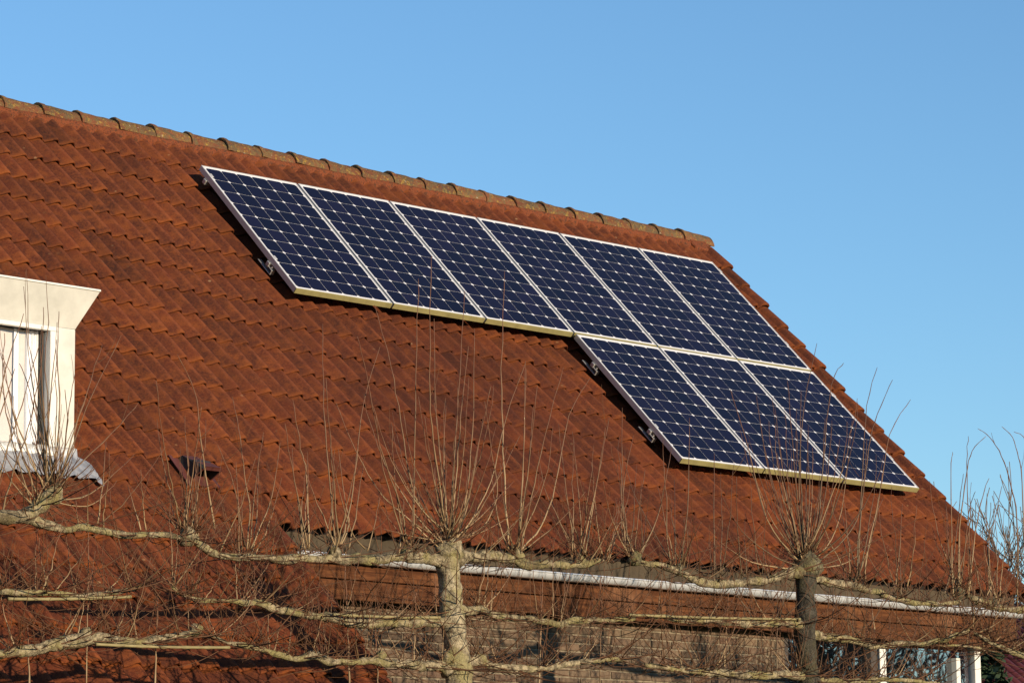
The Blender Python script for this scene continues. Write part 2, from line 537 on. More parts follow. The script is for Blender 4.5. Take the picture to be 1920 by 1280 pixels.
def panel_hides(X, s):
    """roof spots wholly under the modules"""
    lim = 0.0
    if 0.15 < X < 5.75 and 0.1 < s < 1.45: return True
    if 3.2 < X < 5.75 and 0.1 < s < 3.1: return True
    return False
cands = []
nrow_main = 16
for row in range(24):
    s = S0 + row * GAUGE
    for k in range(-30, 21):
        x = X0 + k * 2 * WAVE
        if x < XL: continue
        if row >= nrow_main and x + 2 * WAVE > XC + 0.12: continue
        # the dormer stands here
        if -5.72 < x and x + 0.303 < -3.22 and 2.35 < s < 4.25: continue
        jx = random.uniform(-0.0022, 0.0022); jr = random.uniform(-0.011, 0.011); jz = random.uniform(-0.003, 0.004); jt = random.uniform(-0.010, 0.008)
        js = random.uniform(-0.006, 0.006) - (0.012 if row == nrow_main - 1 and x > XC - 0.02 else 0.0)
        jz += 0.011 * noise.noise((x * 0.55, s * 0.6, 3.0)) + 0.004 * noise.noise((x * 1.9, s * 1.7, 8.0))
        js += 0.012 * noise.noise((x * 0.7, row * 3.7, 1.0))
        Mx = Matrix.Translation((x + jx, -s + js, jz)) @ Matrix.Rotation(jr, 4, 'Z') @ Matrix.Rotation(jt, 4, 'X')
        px, py, d = to_px(RP(x + 0.15, s - 0.15))
        inside = -25 < px < 1945 and -20 < py < 1300
        hid = panel_hides(x + 0.15, s - 0.15) or (px < 120 and 560 < py < 860)
        cands.append((d, inside and not hid, Mx, random.randrange(6)))
vis = sorted([c for c in cands if c[1]], key=lambda c: c[0])
single = vis[:282]
rest = vis[282:] + [c for c in cands if not c[1]]
for d, _, Mx, k in single:
    o = link('tile', tile_meshes[k][0], roof_o)
    o.matrix_local = Mx
mass = MB()
for d, _, Mx, k in rest:
    v, f = tile_meshes[k][1], tile_meshes[k][2]
    mass.add([Mx @ Vector(p) for p in v], f)
tm = mass.build('roof_tiles', M['tile_mass'], roof_o, True, 38)
tag(tm, kind='stuff')

half_v, half_f = tile_geo(1, 0.003, 40)
half_me = mesh_of('tile', half_v, half_f, M['tile'], True, 38)
xh_ = X0 + 21 * 2 * WAVE
for row in range(nrow_main):
    o = link('tile', half_me, roof_o)
    o.location = (xh_ + random.uniform(-.002, .002), -(S0 + row * GAUGE), random.uniform(-.003, .003))

# --- verge tiles on the right edge: one wave and a raised rim with a side lip
def verge_geo(seed, flip=False):
    P = [(x, z) for x, z in profile(1)[:-1]]
    w = 0.20
    P = [(x * 0.8, z) for x, z in P] + [(0.125, -0.012), (0.150, 0.006), (0.166, 0.026), (0.20, 0.036), (0.238, 0.034), (0.252, 0.022), (0.255, -0.09)]
    n = len(P); v = []
    rr = random.Random(seed)
    lift = 0.030
    for (dy, dz) in ((GAUGE + 0.03, 0), (0.012, 0), (0.0, -0.005), (0.003, -0.02), (0.07, -0.02)):
        for x, z in P:
            v.append((x, dy + rr.uniform(-0.002, 0.002), z + lift * (1 - dy / GAUGE) + dz))
    f = []
    for r in range(4):
        for i in range(n - 1):
            a = r * n + i
            f.append((a, a + n, a + n + 1, a + 1))
    return v, f
verge_m = [mesh_of('verge_tile', *verge_geo(k), M['tile'], True, 38) for k in range(3)]
for row in range(nrow_main):
    o = link('verge_tile', verge_m[row % 3], roof_o)
    o.location = (XR - 0.255 + random.uniform(-0.006, 0.006), -(S0 + row * GAUGE + random.uniform(-.01, .01) + 0.012), random.uniform(-.002, 0.010))
    o.rotation_euler = (random.uniform(-.012, .012), random.uniform(-.02, .02), random.uniform(-.016, .016))
for row in range(nrow_main, 24):
    o = link('verge_tile', verge_m[row % 3], roof_o)
    o.location = (XC - 0.20 + random.uniform(-0.003, 0.003), -(S0 + row * GAUGE), random.uniform(0, 0.006))

# --- ridge caps, bedded in red mortar
RC = Vector((0, by, apex.z - 0.076))
def ridge_geo(seed):
    rr = random.Random(seed)
    L = 0.415; na = 12
    prof = [(0.0, 0.118, 0), (0.012, 0.122, 0), (0.045, 0.119, 0), (0.06, 0.112, 0), (0.13, 0.111, 0), (0.2, 0.110, 0), (0.28, 0.108, 0), (L, 0.104, 0)]
    v = []; f = []
    for x, r, _ in prof:
        for j in range(na + 1):
            a = math.radians(-92 + 184 * j / na)
            rr2 = r * (1 - 0.05 * abs(math.sin(2 * a))) + rr.uniform(-0.003, 0.003)
            v.append((x + rr.uniform(-.002, .002), -rr2 * math.sin(a) * 1.03, rr2 * math.cos(a)))
    n = na + 1
    for i in range(len(prof) - 1):
        for j in range(na):
            a = i * n + j
            f.append((a, a + n, a + n + 1, a + 1))
    b0 = len(v)          # thickness at both ends and the long edges
    for x, r, _ in ((0.0, 0.098, 0), (L, 0.088, 0)):
        for j in range(n):
            a = math.radians(-92 + 184 * j / na)
            v.append((x, -r * math.sin(a) * 1.03, r * math.cos(a)))
    for j in range(na):
        f.append((j, j + 1, b0 + j + 1, b0 + j))
        e = (len(prof) - 1) * n
        f.append((e + j + 1, e + j, b0 + n + j, b0 + n + j + 1))
        f.append((b0 + j, b0 + j + 1, b0 + n + j + 1, b0 + n + j))
    return v, f
ridge_m = [mesh_of('ridge_tile', *ridge_geo(k), M['ridge'], True, 40) for k in range(7)]
xr = 6.275; k = 0
while xr > XL:
    o = link('ridge_tile', ridge_m[(k * 3) % 7], roof_o)
    Mw = Matrix.Translation((xr, RC.y + random.uniform(-.003, .003), RC.z + 0.010 * noise.noise((xr * .6, 2, 2)) + random.uniform(-.005, .005))) @ Matrix.Rotation(math.radians(1.2) + random.uniform(-.012, .012), 4, 'Y') @ Matrix.Rotation(random.uniform(-.016, .016), 4, 'Z') @ Matrix.Rotation(random.uniform(-.07, .07), 4, 'X')
    o.matrix_local = (Matrix.Translation(ROOF_O) @ Matrix.Rotation(math.radians(45), 4, 'X')).inverted() @ Mw
    xr -= 0.3705 + random.uniform(-.006, .006); k += 1
vm = MB()
vm.box(XR - .27, XR - .03, -(S_APEX + .26), -(S_APEX + .06), -.06, .030, .012)
vm.build('verge_mortar', M['mortar_red'], roof_o)
cap = MB()
cv = [(0, 0, 0)] + [(0, -0.104 * math.sin(math.radians(-92 + 184 * j / 12)), 0.104 * math.cos(math.radians(-92 + 184 * j / 12))) for j in range(13)]
cap.add([(6.275 + 0.40, RC.y + p[1], RC.z - 0.008 + p[2]) for p in cv], [(0, j + 1, j + 2) for j in range(12)])
capo = cap.build('ridge_end', M['mortar_red'], house)
mo = MB()
nx = 620
vs = []; fs = []
for i in range(nx + 1):
    x = XL + (6.59 - XL) * i / nx
    j1 = noise.noise((x * 9, 0, 0)); j2 = noise.noise((x * 23, 4, 0))
    ph = ((x - X0) / WAVE) % 1.0
    ztop = float(np.interp(ph, [p[0] for p in PROF] + [1], [p[1] for p in PROF] + [0])) * 0.036 - 0.0155
    drop = 0.040 * (1 - (ztop + 0.0155) / 0.036) + 0.022 * j1 + 0.014 * j2
    drop *= 0.8
    vs += [(x, -(S_APEX + 0.11), 0.020), (x, -(S_APEX + 0.155), 0.024 + 0.006 * j2), (x, -(S_APEX + 0.180 + drop), 0.010 + 0.012 * j2), (x, -(S_APEX + 0.20 + drop), -0.02)]
for i in range(nx):
    for r in range(3):
        a = i * 4 + r
        fs.append((a, a + 1, a + 5, a + 4))
mo.add(vs, fs)
mo.build('ridge_mortar', M['mortar_red'], roof_o)

# --- vent hood tile
hx, hs = -2.30, 4.11
vt = MB()
w_, l_, hf, hb = 0.165, 0.27, 0.165, 0.05
vt.add([(0.01, l_, 0), (w_ - .01, l_, 0), (w_ - .02, l_ - .01, hb), (0.02, l_ - .01, hb), (0, 0, hf * .86), (.018, 0, hf), (w_ - .018, 0, hf), (w_, 0, hf * .86), (0, 0.05, 0), (w_, 0.05, 0),
        (.012, .002, hf * .80), (.026, .002, hf - .014), (w_ - .026, .002, hf - .014), (w_ - .012, .002, hf * .80), (.012, .05, .002), (w_ - .012, .05, .002), (.012, .14, hf * .66), (w_ - .012, .14, hf * .66), (.012, .14, .002), (w_ - .012, .14, .002)],
       [(3, 5, 6, 2), (0, 3, 2, 1), (3, 4, 5), (3, 0, 8, 4), (2, 6, 7), (1, 2, 7, 9), (4, 10, 11, 5), (5, 11, 12, 6), (6, 12, 13, 7), (8, 14, 10, 4), (7, 13, 15, 9),
        (10, 16, 17, 13), (10, 14, 18, 16), (13, 17, 19, 15), (16, 18, 19, 17), (10, 13, 12, 11)])
vt.box(-0.055, w_ + .055, -0.01, l_ + .03, 0.004, 0.012)
vo_ = vt.build('vent_hood', M['vent'], roof_o)
vo_.location = (hx, -hs, 0.012)
vo_.data.materials.append(M['gasket'])
for pl in vo_.data.polygons:      # closed left flank and mouth coloured black for shade in the hood
    if pl.index in (2, 3, 11, 12, 13, 14): pl.material_index = 1
tag(vo_, 'dark maroon vent hood standing on the tiles')

# --- bargeboard on the right gable, under the verge
bb = MB()
p0 = RP(XR - 0.06, S_APEX + 0.05, -0.10); p1 = RP(XR - 0.06, S_EAVE - 0.05, -0.10)
for (x0, x1) in ((XR - 0.085, XR - 0.06),):
    q0 = Vector((x0, p0.y, p0.z)); q1 = Vector((x0, p1.y, p1.z))
    dn = Vector((0, 0, -0.2)); dx = Vector((x1 - x0, 0, 0))
    bb.add([q0, q1, q1 + dn, q0 + dn, q0 + dx, q1 + dx, q1 + dn + dx, q0 + dn + dx], [(0, 1, 2, 3), (7, 6, 5, 4), (0, 4, 5, 1), (1, 5, 6, 2), (2, 6, 7, 3), (3, 7, 4, 0)])
bb.build('bargeboard', M['wood'], house)

# --- walls
EX, EY, EZ = 0.079, 0.08, 0.019
YW = -2.77
WX0, WX1 = -1.82, 3.734          # brick front
HX1 = 6.28                       # right corner of the house
wall = MB()
wall.box(WX0, WX1, YW + 0.012, YW + 0.25, 0, 3.95)
wall.box(WX1, HX1, YW + 0.012, YW + 0.25, 0, 2.35)
wall.box(WX1, HX1, YW + 0.012, YW + 0.25, 3.72, 3.95)
wall_o = wall.build('front_wall', M['mortar'], house)
# right gable, rear, left walls and the floor inside
YB = by + 3.3
gw = MB()
gw.add([(HX1, YW + .55, 0), (HX1, YB, 0), (HX1, YB, 4.15), (HX1, by, apex.z - 0.14), (HX1, YW + .55, 4.48),
        (HX1 - .25, YW + .55, 0), (HX1 - .25, YB, 0), (HX1 - .25, YB, 4.15), (HX1 - .25, by, apex.z - 0.14), (HX1 - .25, YW + .55, 4.48)],
       [(0, 1, 2, 3, 4), (9, 8, 7, 6, 5), (0, 5, 6, 1), (1, 6, 7, 2), (2, 7, 8, 3), (3, 8, 9, 4), (4, 9, 5, 0)])
gable = gw.build('gable_wall', M['brick_mass'], house)
# cut a window beside the corner so the glazing turns it: keep the gable solid behind the post
rw = MB()
rw.box(XL + .1, HX1 - .26, YB - .25, YB, 0, 4.0)
rw.box(XL + .1, XL + .35, -4.9, YB - .26, 0, 2.3)
rw.box(XL + .36, WX0 - .01, -5.05, -4.8, 0, 2.3)
rw.box(WX0 - .25, WX0 - .005, -4.79, YW + .2, 0, 2.6)
rw.build('rear_wall', M['brick_mass'], house)
MB().box(HX1 - .275, HX1 - .255, YW + .552, YB - .26, 0.05, 3.97).build('inner_lining', M['inside'], house)
fl = MB().box(XL + .4, HX1 - .3, YW + .3, YB - .3, 0.02, 0.08).box(XL + .4, HX1 - .3, YW + .3, YB - .3, 3.98, 4.02).box(1.2, 1.3, YW + .3, YB - .3, 0.09, 3.97).box(1.31, HX1 - .3, 0.4, 0.5, 0.09, 3.97)
fl.build('inner_walls', M['inside'], house)
MB().box(HX1 - .25, HX1 - .002, YW + .26, YW + .545, 0, 2.35).box(HX1 - .25, HX1 - .002, YW + .26, YW + .545, 3.72, 4.2).build('corner_return', M['brick_mass'], house)
# bricks
BL, BH, BD, JO = 0.21, 0.051, 0.02, 0.0125
def brick_mesh(L, seed):
    rr = random.Random(seed)
    b = MB().box(0, L, 0, BD, 0, BH, 0.004)
    b.v = [(x + rr.uniform(-.0015, .0015), y + rr.uniform(-.001, .001), z + rr.uniform(-.0015, .0015)) for x, y, z in b.v]
    return b
bmeshes = [brick_mesh(BL, k) for k in range(4)]
halfs = [brick_mesh((BL - JO) / 2, k + 9) for k in range(2)]
bm_data = [mesh_of('brick', b.v, b.f, M['brick']) for b in bmeshes]
bh_data = [mesh_of('brick', b.v, b.f, M['brick']) for b in halfs]
bmass = MB()
nb = 0
z = 0.02; course = 0
while z < 3.86:
    off = 0 if course % 2 == 0 else -(BL + JO) / 2
    x = WX0 + off
    xend = WX1 if (z > 2.30) else HX1 - 0.01
    while x < xend - 0.03:
        src, data, x1 = None, None, x + BL
        if x < WX0 - 0.001:
            hx_ = WX0; q = random.randrange(2); src, data, bx0 = halfs[q], bh_data[q], hx_
        elif x1 > xend + 0.002:
            q = random.randrange(2); src, data, bx0 = halfs[q], bh_data[q], x
            if x + (BL - JO) / 2 > xend + 0.01: break
        else:
            q = random.randrange(4); src, data, bx0 = bmeshes[q], bm_data[q], x
        px, py, d = to_px((bx0, YW, z))
        yy = YW + random.uniform(-.002, .003)
        if 3.05 < z < 3.66 and bx0 > -1.30 and bx0 < WX1 and nb < 296:
            o = link('brick', data, wall_o); o.location = (bx0, yy, z); nb += 1
        else:
            bmass.add([(bx0 + p[0], yy + p[1], z + p[2]) for p in src.v], src.f)
        x += BL + JO
    z += BH + JO; course += 1
tag(bmass.build('brickwork', M['brick_mass'], wall_o), kind='stuff')

# --- eaves: grey board under the tiles, wooden fascia boards, soffit, zinc gutter
fas = empty('fascia', (0, 0, 0), parent=house)
FX0, FX1 = XC + 0.02, XR - 0.05
YF = -2.94
MB().box(FX0, FX1, YF + .012, YF + .04, 3.883, 4.09, 0.003).build('eaves_board', M['grey_board'], fas)
zs = [(3.762, 3.875), (3.621, 3.754)]
for (a, b_) in zs:
    xx = FX0
    for x1 in (1.35, 4.2, FX1):
        MB().box(xx, x1 - 0.003, YF - 0.002 + random.uniform(-.002, .002), YF + .022, a, b_, 0.004).build('board', M['wood'], fas)
        xx = x1
MB().box(FX0, FX1, YF + .024, YW + .01, 3.634, 3.654).build('soffit', M['wood'], fas)
MB().box(FX0 - .02, FX0 - .002, YF - .002, YW + .1, 3.62, 3.99).build('end_board', M['wood'], fas)

gut = MB()
na = 12
gx0, gx1 = -1.75, XR - 0.02
def gutter_pts(x, zoff):
    out = []; inn = []
    cy, cz, r = YF - 0.060, 3.912 + zoff, 0.048
    for j in range(na + 1):
        a = math.radians(180 + 180 * j / na)
        out.append((x, cy + r * math.cos(a), cz + r * math.sin(a) * 1.05))
        inn.append((x, cy + (r - .004) * math.cos(a), cz + (r - .004) * math.sin(a) * 1.05))
    return out + inn[::-1]
secs = 60
v = []; f = []
for i in range(secs + 1):
    x = gx0 + (gx1 - gx0) * i / secs
    v += gutter_pts(x, 0.010 * (x - gx0) / (gx1 - gx0) + 0.0015 * math.sin(x * 5))
n = 2 * (na + 1)
for i in range(secs):
    for j in range(n):
        a = i * n + j; b_ = i * n + (j + 1) % n
        f.append((a, a + n, b_ + n, b_))
for e in (0, secs):
    ring = [e * n + j for j in range(na + 1)]
    f.append(tuple(ring) if e == 0 else tuple(ring[::-1]))
gut.add(v, f)
gut.tube([(gx0, YF - 0.108, 3.913), (gx1, YF - 0.108, 3.923)], [0.007, 0.007], 8)   # rolled front bead
gut_o = gut.build('gutter', M['zinc'], house, True, 50)
for x in np.arange(gx0 + 0.3, gx1, 0.62):
    br = MB()
    zc = 3.922 + 0.010 * (x - gx0) / (gx1 - gx0)
    pts = [(x, YF - 0.060 + 0.051 * math.cos(math.radians(a)), zc - 0.010 + 0.054 * math.sin(math.radians(a))) for a in range(180, 361, 18)]
    for i in range(len(pts) - 1):
        p, q = Vector(pts[i]), Vector(pts[i + 1])
        br.add([p + Vector((-.012, 0, 0)), p + Vector((.012, 0, 0)), q + Vector((.012, 0, 0)), q + Vector((-.012, 0, 0))], [(0, 1, 2, 3)])
    br.build('gutter_bracket', M['zinc'], gut_o)

# --- large window at the right corner of the front
win = empty('corner_window', (0, 0, 0), parent=house)
tag(win, 'wide corner window with white posts')
yw = YW + 0.06
def post(name, x0, x1, z0, z1, mat, y0=yw - .05, y1=yw + .06):
    return MB().box(x0, x1, y0, y1, z0, z1, 0.004).build(name, mat, win)
post('frame_jamb', WX1 + .002, WX1 + .05, 2.36, 3.71, M['dark_wood'])
post('frame_post', 4.814, 4.894, 2.36, 3.71, M['dark_wood'])
post('frame_post', 4.904, 4.984, 2.36, 3.62, M['white'], yw - .07)
post('frame_post', 5.941, 5.994, 2.36, 3.53, M['white'])
post('frame_post', 6.195, 6.274, 2.36, 3.64, M['white'], yw - .05, yw + .03)
post('frame_head', WX1 + .052, 4.812, 3.68, 3.714, M['dark_wood'])
post('frame_head', 4.986, 6.162, 3.68, 3.714, M['dark_wood'])
post('frame_sill', WX1 + .052, 4.812, 2.36, 2.42, M['white'])
post('frame_sill', 4.986, 6.162, 2.36, 2.42, M['white'])
for (a, b_) in ((WX1 + .05, 4.814), (4.984, 5.941), (5.994, 6.164)):
    MB().box(a + .001, b_ - .001, yw + .005, yw + .011, 2.42, 3.68).build('pane', M['glass_big'], win)

MB().box(HX1 - .04, HX1 - .034, yw + .105, YW + .545, 2.36, 3.715).build('pane', M['glass_big'], win)

# --- dormer
YD = -2.674
DX0, DX1 = -5.60, -3.205
ZB, ZT = 4.418, 5.298
dm = MB()
# body behind the boards: sides run back into the roof
def roof_y(zv): return ROOF_O.y + (zv - ROOF_O.z) + 0.05
dm.add([(DX0 + .02, YD + .05, ZB - .1), (DX1 - .02, YD + .05, ZB - .1), (DX1 - .02, YD + .05, ZT), (DX0 + .02, YD + .05, ZT), (DX1 - .02, roof_y(ZT) + .1, ZT), (DX0 + .02, roof_y(ZT) + .1, ZT)],
       [(1, 4, 2), (0, 3, 5), (3, 2, 4, 5)])
dorm = dm.build('dormer', M['cream'], house)
tag(dorm, 'white flat-roofed dormer')
# cornice: flares outwards, 0.11 m out over 0.245 m
ZC = ZT + 0.246; fl_ = 0.113
a0, a1 = DX0, DX1
yb = roof_y(ZC) + 0.2
co = MB()
co.add([(a0, YD, ZT), (a1, YD, ZT), (a1 + fl_, YD - fl_, ZC), (a0 - fl_, YD - fl_, ZC), (a1, yb - .2, ZT), (a1 + fl_, yb, ZC), (a0, yb - .2, ZT), (a0 - fl_, yb, ZC)],
       [(0, 1, 2, 3), (1, 4, 5, 2), (6, 0, 3, 7), (3, 2, 5, 7), (0, 6, 4, 1)])
co.build('cornice', M['cream'], dorm)
ed = MB()
ed.box(a0 - fl_ - .006, a1 + fl_ + .006, YD - fl_ - .008, yb, ZC + .002, ZC + .016, 0.003)
ed.build('roof_edge', M['white'], dorm)
# front boards
MB().box(-3.343, DX1, YD - .004, YD + .03, ZB - .01, ZT - .002, 0.004).build('corner_board', M['cream'], dorm)
MB().box(DX0, DX0 + .14, YD - .004, YD + .03, ZB - .01, ZT - .002, 0.004).build('corner_board', M['cream'], dorm)
MB().box(DX0 + .142, -3.345, YD - .012, YD + .028, ZT - .034, ZT - .003, 0.003).build('head_board', M['white'], dorm)
MB().box(-3.349, -3.341, YD + .002, YD + .03, ZB, ZT - .04).build('shadow_gap', M['gasket'], dorm)
# window: frame, sashes, panes, curtains
wf = empty('dormer_window', (0, 0, 0), parent=dorm)
def wbox(name, x0, x1, z0, z1, y0, y1, mat, bev=0.004):
    return MB().box(x0, x1, y0, y1, z0, z1, bev).build(name, mat, wf)
FXr = -3.345
zt = ZT - 0.036
wbox('window_frame', -3.415, FXr - .002, ZB + .075, zt, YD - .018, YD + .09, M['white'])
wbox('window_frame', DX0 + .142, DX0 + .21, ZB + .075, zt, YD - .018, YD + .09, M['white'])
wbox('window_frame', -4.545, -4.445, ZB + .075, zt, YD - .018, YD + .09, M['white'])
wbox('window_frame', DX0 + .142, FXr - .002, ZB + .005, ZB + .073, YD - .030, YD + .09, M['white'])
wbox('window_sill', DX0 + .10, FXr + .01, ZB - .02, ZB + .003, YD - .045, YD + .05, M['white'])
for (a, b_) in ((-4.443, -3.417), (DX0 + .212, -4.547)):
    wbox('gasket', b_ - .010, b_ - .001, ZB + .076, zt - .001, YD + .052, YD + .10, M['gasket'], 0)
    wbox('gasket', a + .001, a + .010, ZB + .076, zt - .001, YD + .052, YD + .10, M['gasket'], 0)
    wbox('pane', a + .011, b_ - .011, ZB + .076, zt - .001, YD + .075, YD + .081, M['glass'], 0)
# curtains: two hanging leaves with lace edges
def curtain(x0, x1, y, mat, name, amp, wl):
    n = 80; v = []; f = []
    for i in range(n + 1):
        t = i / n; x = x0 + (x1 - x0) * t
        d = amp * math.sin(2 * math.pi * x / wl) + amp * .4 * math.sin(2 * math.pi * x / (wl * .37) + 1)
        for zz, kx in ((zt + .01, 1.0), (4.85, 0.95), (ZB + .06, 1.05)):
            v.append((x, y + d * kx, zz))
    for i in range(n):
        for r in range(2):
            a = i * 3 + r
            f.append((a, a + 1, a + 4, a + 3))
    return MB().add(v, f).build(name, mat, wf, True)
curtain(-4.435, -3.605, YD + .115, M['curtain'], 'curtain', .006, .34)
curtain(-3.620, -3.580, YD + .105, M['lace'], 'curtain_edge', .004, .05)
curtain(-3.575, -3.520, YD + .115, M['curtain'], 'curtain', .005, .2)
curtain(-3.520, -3.345, YD + .105, M['lace'], 'curtain_edge', .012, .035)
curtain(DX0 + .22, -4.555, YD + .115, M['curtain'], 'curtain', .006, .34)
wbox('window_board', DX0 + .2, -3.395, ZB + .06, ZB + .07, YD + .10, YD + .40, M['white'], 0)
MB().add([(DX0 + .1, YD + .42, ZB), (-3.245, YD + .42, ZB), (-3.245, YD + .42, ZT), (DX0 + .1, YD + .42, ZT)], [(0, 1, 2, 3)]).build('room_back', M['inside'], wf)
# flashing: crinkled lead under the sill, lapping onto the tiles
fv = []; ff = []
nx_, ns_ = 110, 10
for i in range(nx_ + 1):
    x = DX0 - .1 + (DX1 + 0.09 - DX0 + .1) * i / nx_
    over = max(0.0, x - DX1)
    s_start = 3.93 + over * 0.85
    for j in range(ns_ + 1):
        t = j / ns_
        s = s_start + t * (0.26 - over * 0.30 + 0.022 * noise.noise((x * 6, 0, 3)))
        ph = ((x - X0) / WAVE) % 1.0
        zt_ = float(np.interp(ph, [p[0] for p in PROF] + [1], [p[1] for p in PROF] + [0])) * 0.036
        h = 0.028 + zt_ * t * 0.7 + 0.010 * noise.noise((x * 13, t * 4, 0)) + 0.010 * noise.noise((x * 31, t * 11, 2))
        if j == 0: h += 0.05 if x < DX1 else 0.0
        p = RP(x, s, h)
        fv.append(p)
for i in range(nx_):
    for j in range(ns_):
        a = i * (ns_ + 1) + j
        ff.append((a, a + 1, a + ns_ + 2, a + ns_ + 1))
MB().add(fv, ff).build('flashing', M['lead'], dorm, True)
MB().box(DX0, DX1, YD - .002, YD + .04, ZB - .13, ZB - .022).build('apron_upstand', M['lead'], dorm)

# ------------------------------------------------------------------ solar modules
PW, PL, PT = 0.992, 1.640, 0.046
CP, CS, CH = 0.158, 0.1548, 0.0148
def cell_geo():
    h = CS / 2; c = CH
    ring = [(-h + c, -h), (h - c, -h), (h, -h + c), (h, h - c), (h - c, h), (-h + c, h), (-h, h - c), (-h, -h + c)]
    v = [(x, y, 0) for x, y in ring] + [(x, y, -0.0006) for x, y in ring]
    f = [tuple(range(8))] + [(i, i + 8, (i + 1) % 8 + 8, (i + 1) % 8) for i in range(8)]
    return v, f
cell_me = mesh_of('cell', *cell_geo(), M['cell'])
LIP = 0.011
def frame_mesh():
    b = MB()
    for (x0, x1, y0, y1) in ((0, PW, -LIP, 0), (0, LIP, -PL + LIP, -LIP), (PW - LIP, PW, -PL + LIP, -LIP)):
        b.box(x0, x1, y0, y1, -PT, 0.0, 0.0012)
    return mesh_of('frame', b.v, b.f, M['alu'])
frame_me = frame_mesh()
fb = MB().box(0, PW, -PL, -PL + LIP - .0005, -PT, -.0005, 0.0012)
foot_me = mesh_of('lower_frame', fb.v, fb.f, M['alu_reflect_tint'])
bs = MB().box(LIP - .002, PW - LIP + .002, -PL + LIP - .002, -LIP + .002, -0.008, -0.0030)
back_me = mesh_of('backsheet', bs.v, bs.f, M['backsheet'])
panel_labels = {
    (0, 0): 'solar panel at the left end of the upper row, nearest the dormer',
    (1, 0): 'second solar panel from the left in the upper row',
    (2, 0): 'third solar panel of the upper row, last with bare tiles below it',
    (3, 0): 'fourth solar panel of the upper row, directly above the lower row\'s left panel',
    (4, 0): 'fifth solar panel of the upper row, above the lower row\'s middle panel',
    (5, 0): 'solar panel at the right end of the upper row, beside the gable edge',
    (3, 1): 'solar panel at the left end of the lower row of three',
    (4, 1): 'middle solar panel of the lower row of three',
    (5, 1): 'solar panel at the right end of the lower row, nearest the gutter and gable',
}
ROOF_M = Matrix.Translation(ROOF_O) @ Matrix.Rotation(math.radians(45), 4, 'X')
for (c, r), lab in panel_labels.items():
    e = empty('solar_panel')
    tag(e, lab, 'solar panel', 'solar panels on the roof')
    x = c * 1.012 + 0.010 + random.uniform(-.0015, .0015); s = 0.005 + r * 1.6541 + random.uniform(-.002, .002)
    e.matrix_world = ROOF_M @ Matrix.Translation((x, -s, HTOP))
    link('frame', frame_me, e)
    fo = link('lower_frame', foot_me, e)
    fo['label'] = 'lower frame member coloured yellow-olive for the grass it reflects'
    link('backsheet', back_me, e)
    for i in range(6):
        for j in range(10):
            o = link('cell', cell_me, e)
            o.location = (PW / 2 + (i - 2.5) * CP, -PL / 2 - (j - 4.5) * CP, -0.0020)
# mounting rails with hooks and end clamps
def rail(x0, x1, s, label, first=0.02):
    e = empty('mounting_rail')
    tag(e, label, 'rail', 'rails under the solar panels')
    e.matrix_world = ROOF_M @ Matrix.Translation((x0, -s, HTOP - PT))
    MB().box(0, x1 - x0, -0.02, 0.02, -0.040, -0.002, 0.003).build('rail_profile', M['alu_dull'], e)
    for xc in (0.055, x1 - x0 - 0.055):
        sg = -1 if xc < 1 else 1
        b = MB().box(xc + sg * 0.014 - .012, xc + sg * 0.014 + .012, -.025, .025, -0.002, PT + .001, .002)
        b.build('end_clamp', M['alu'], e)
    k = 0
    for xh in np.arange(first, x1 - x0, 0.91):
        b = MB()
        b.box(xh - .018, xh + .018, -.075, -.021, -.034, -.028, .001)
        b.box(xh - .018, xh + .018, -.080, -.074, -.062, -.028, .001)
        b.box(xh - .018, xh + .018, -.080, .12, -.068, -.062, .001)
        b.tube([(xh, -.05, -.026), (xh, -.05, -.008)], [.009, .009], 6)
        b.build('roof_hook', M['alu_dull'], e)
rail(-0.002, 6.10, 0.14, 'upper aluminium rail under the upper row of solar panels', 0.4)
rail(-0.002, 6.10, 1.24, 'lower aluminium rail under the upper row of solar panels')
rail(3.032, 6.10, 1.654 + 0.34, 'upper aluminium rail under the lower row of solar panels')
rail(3.032, 6.10, 1.654 + 1.22, 'lower aluminium rail under the lower row of solar panels')

# ------------------------------------------------------------------ pleached trees in front of the facade
YT = -5.26
TX = [-5.80, -2.27, 1.07, 4.42]
t_labels = ['pleached tree at the left, its knuckled limb in front of the dormer',
            'pleached tree with pale sunlit trunk in the middle of the picture',
            'pleached tree with darker grey trunk in front of the corner window',
            'pleached tree beyond the right edge, reaching in with thin whips']
trees = []
for x, lab in zip(TX, t_labels):
    e = empty('pleached_tree', (x, YT, 0))
    tag(e, lab, 'tree', 'row of pleached trees')
    trees.append(e)
def owner(x):
    return min(range(4), key=lambda i: abs(TX[i] - x))
trr = random.Random(5)

def put(mb, name, mat, ti, smooth=True):
    ox, oy = TX[ti], YT
    mb.v = [(p[0] - ox, p[1] - oy, p[2]) for p in mb.v]
    return mb.build(name, mat, trees[ti], smooth)

def gnarl(pts, rad, amp=0.3, freq=9.0, n=9, seed=0.0):
    """limb skin: rings with knobs"""
    mb = MB()
    mb.tube(pts, rad, n)
    out = []
    for i, p in enumerate(mb.v):
        ring = min(i // n, len(pts) - 1)
        c = Vector(pts[ring]); d = Vector(p) - c
        k = 1 + amp * noise.noise(Vector(p) * freq + Vector((seed, 0, 0))) + amp * .5 * noise.noise(Vector(p) * freq * 3.1)
        out.append(c + d * k)
    mb.v = [tuple(v) for v in out]
    return mb

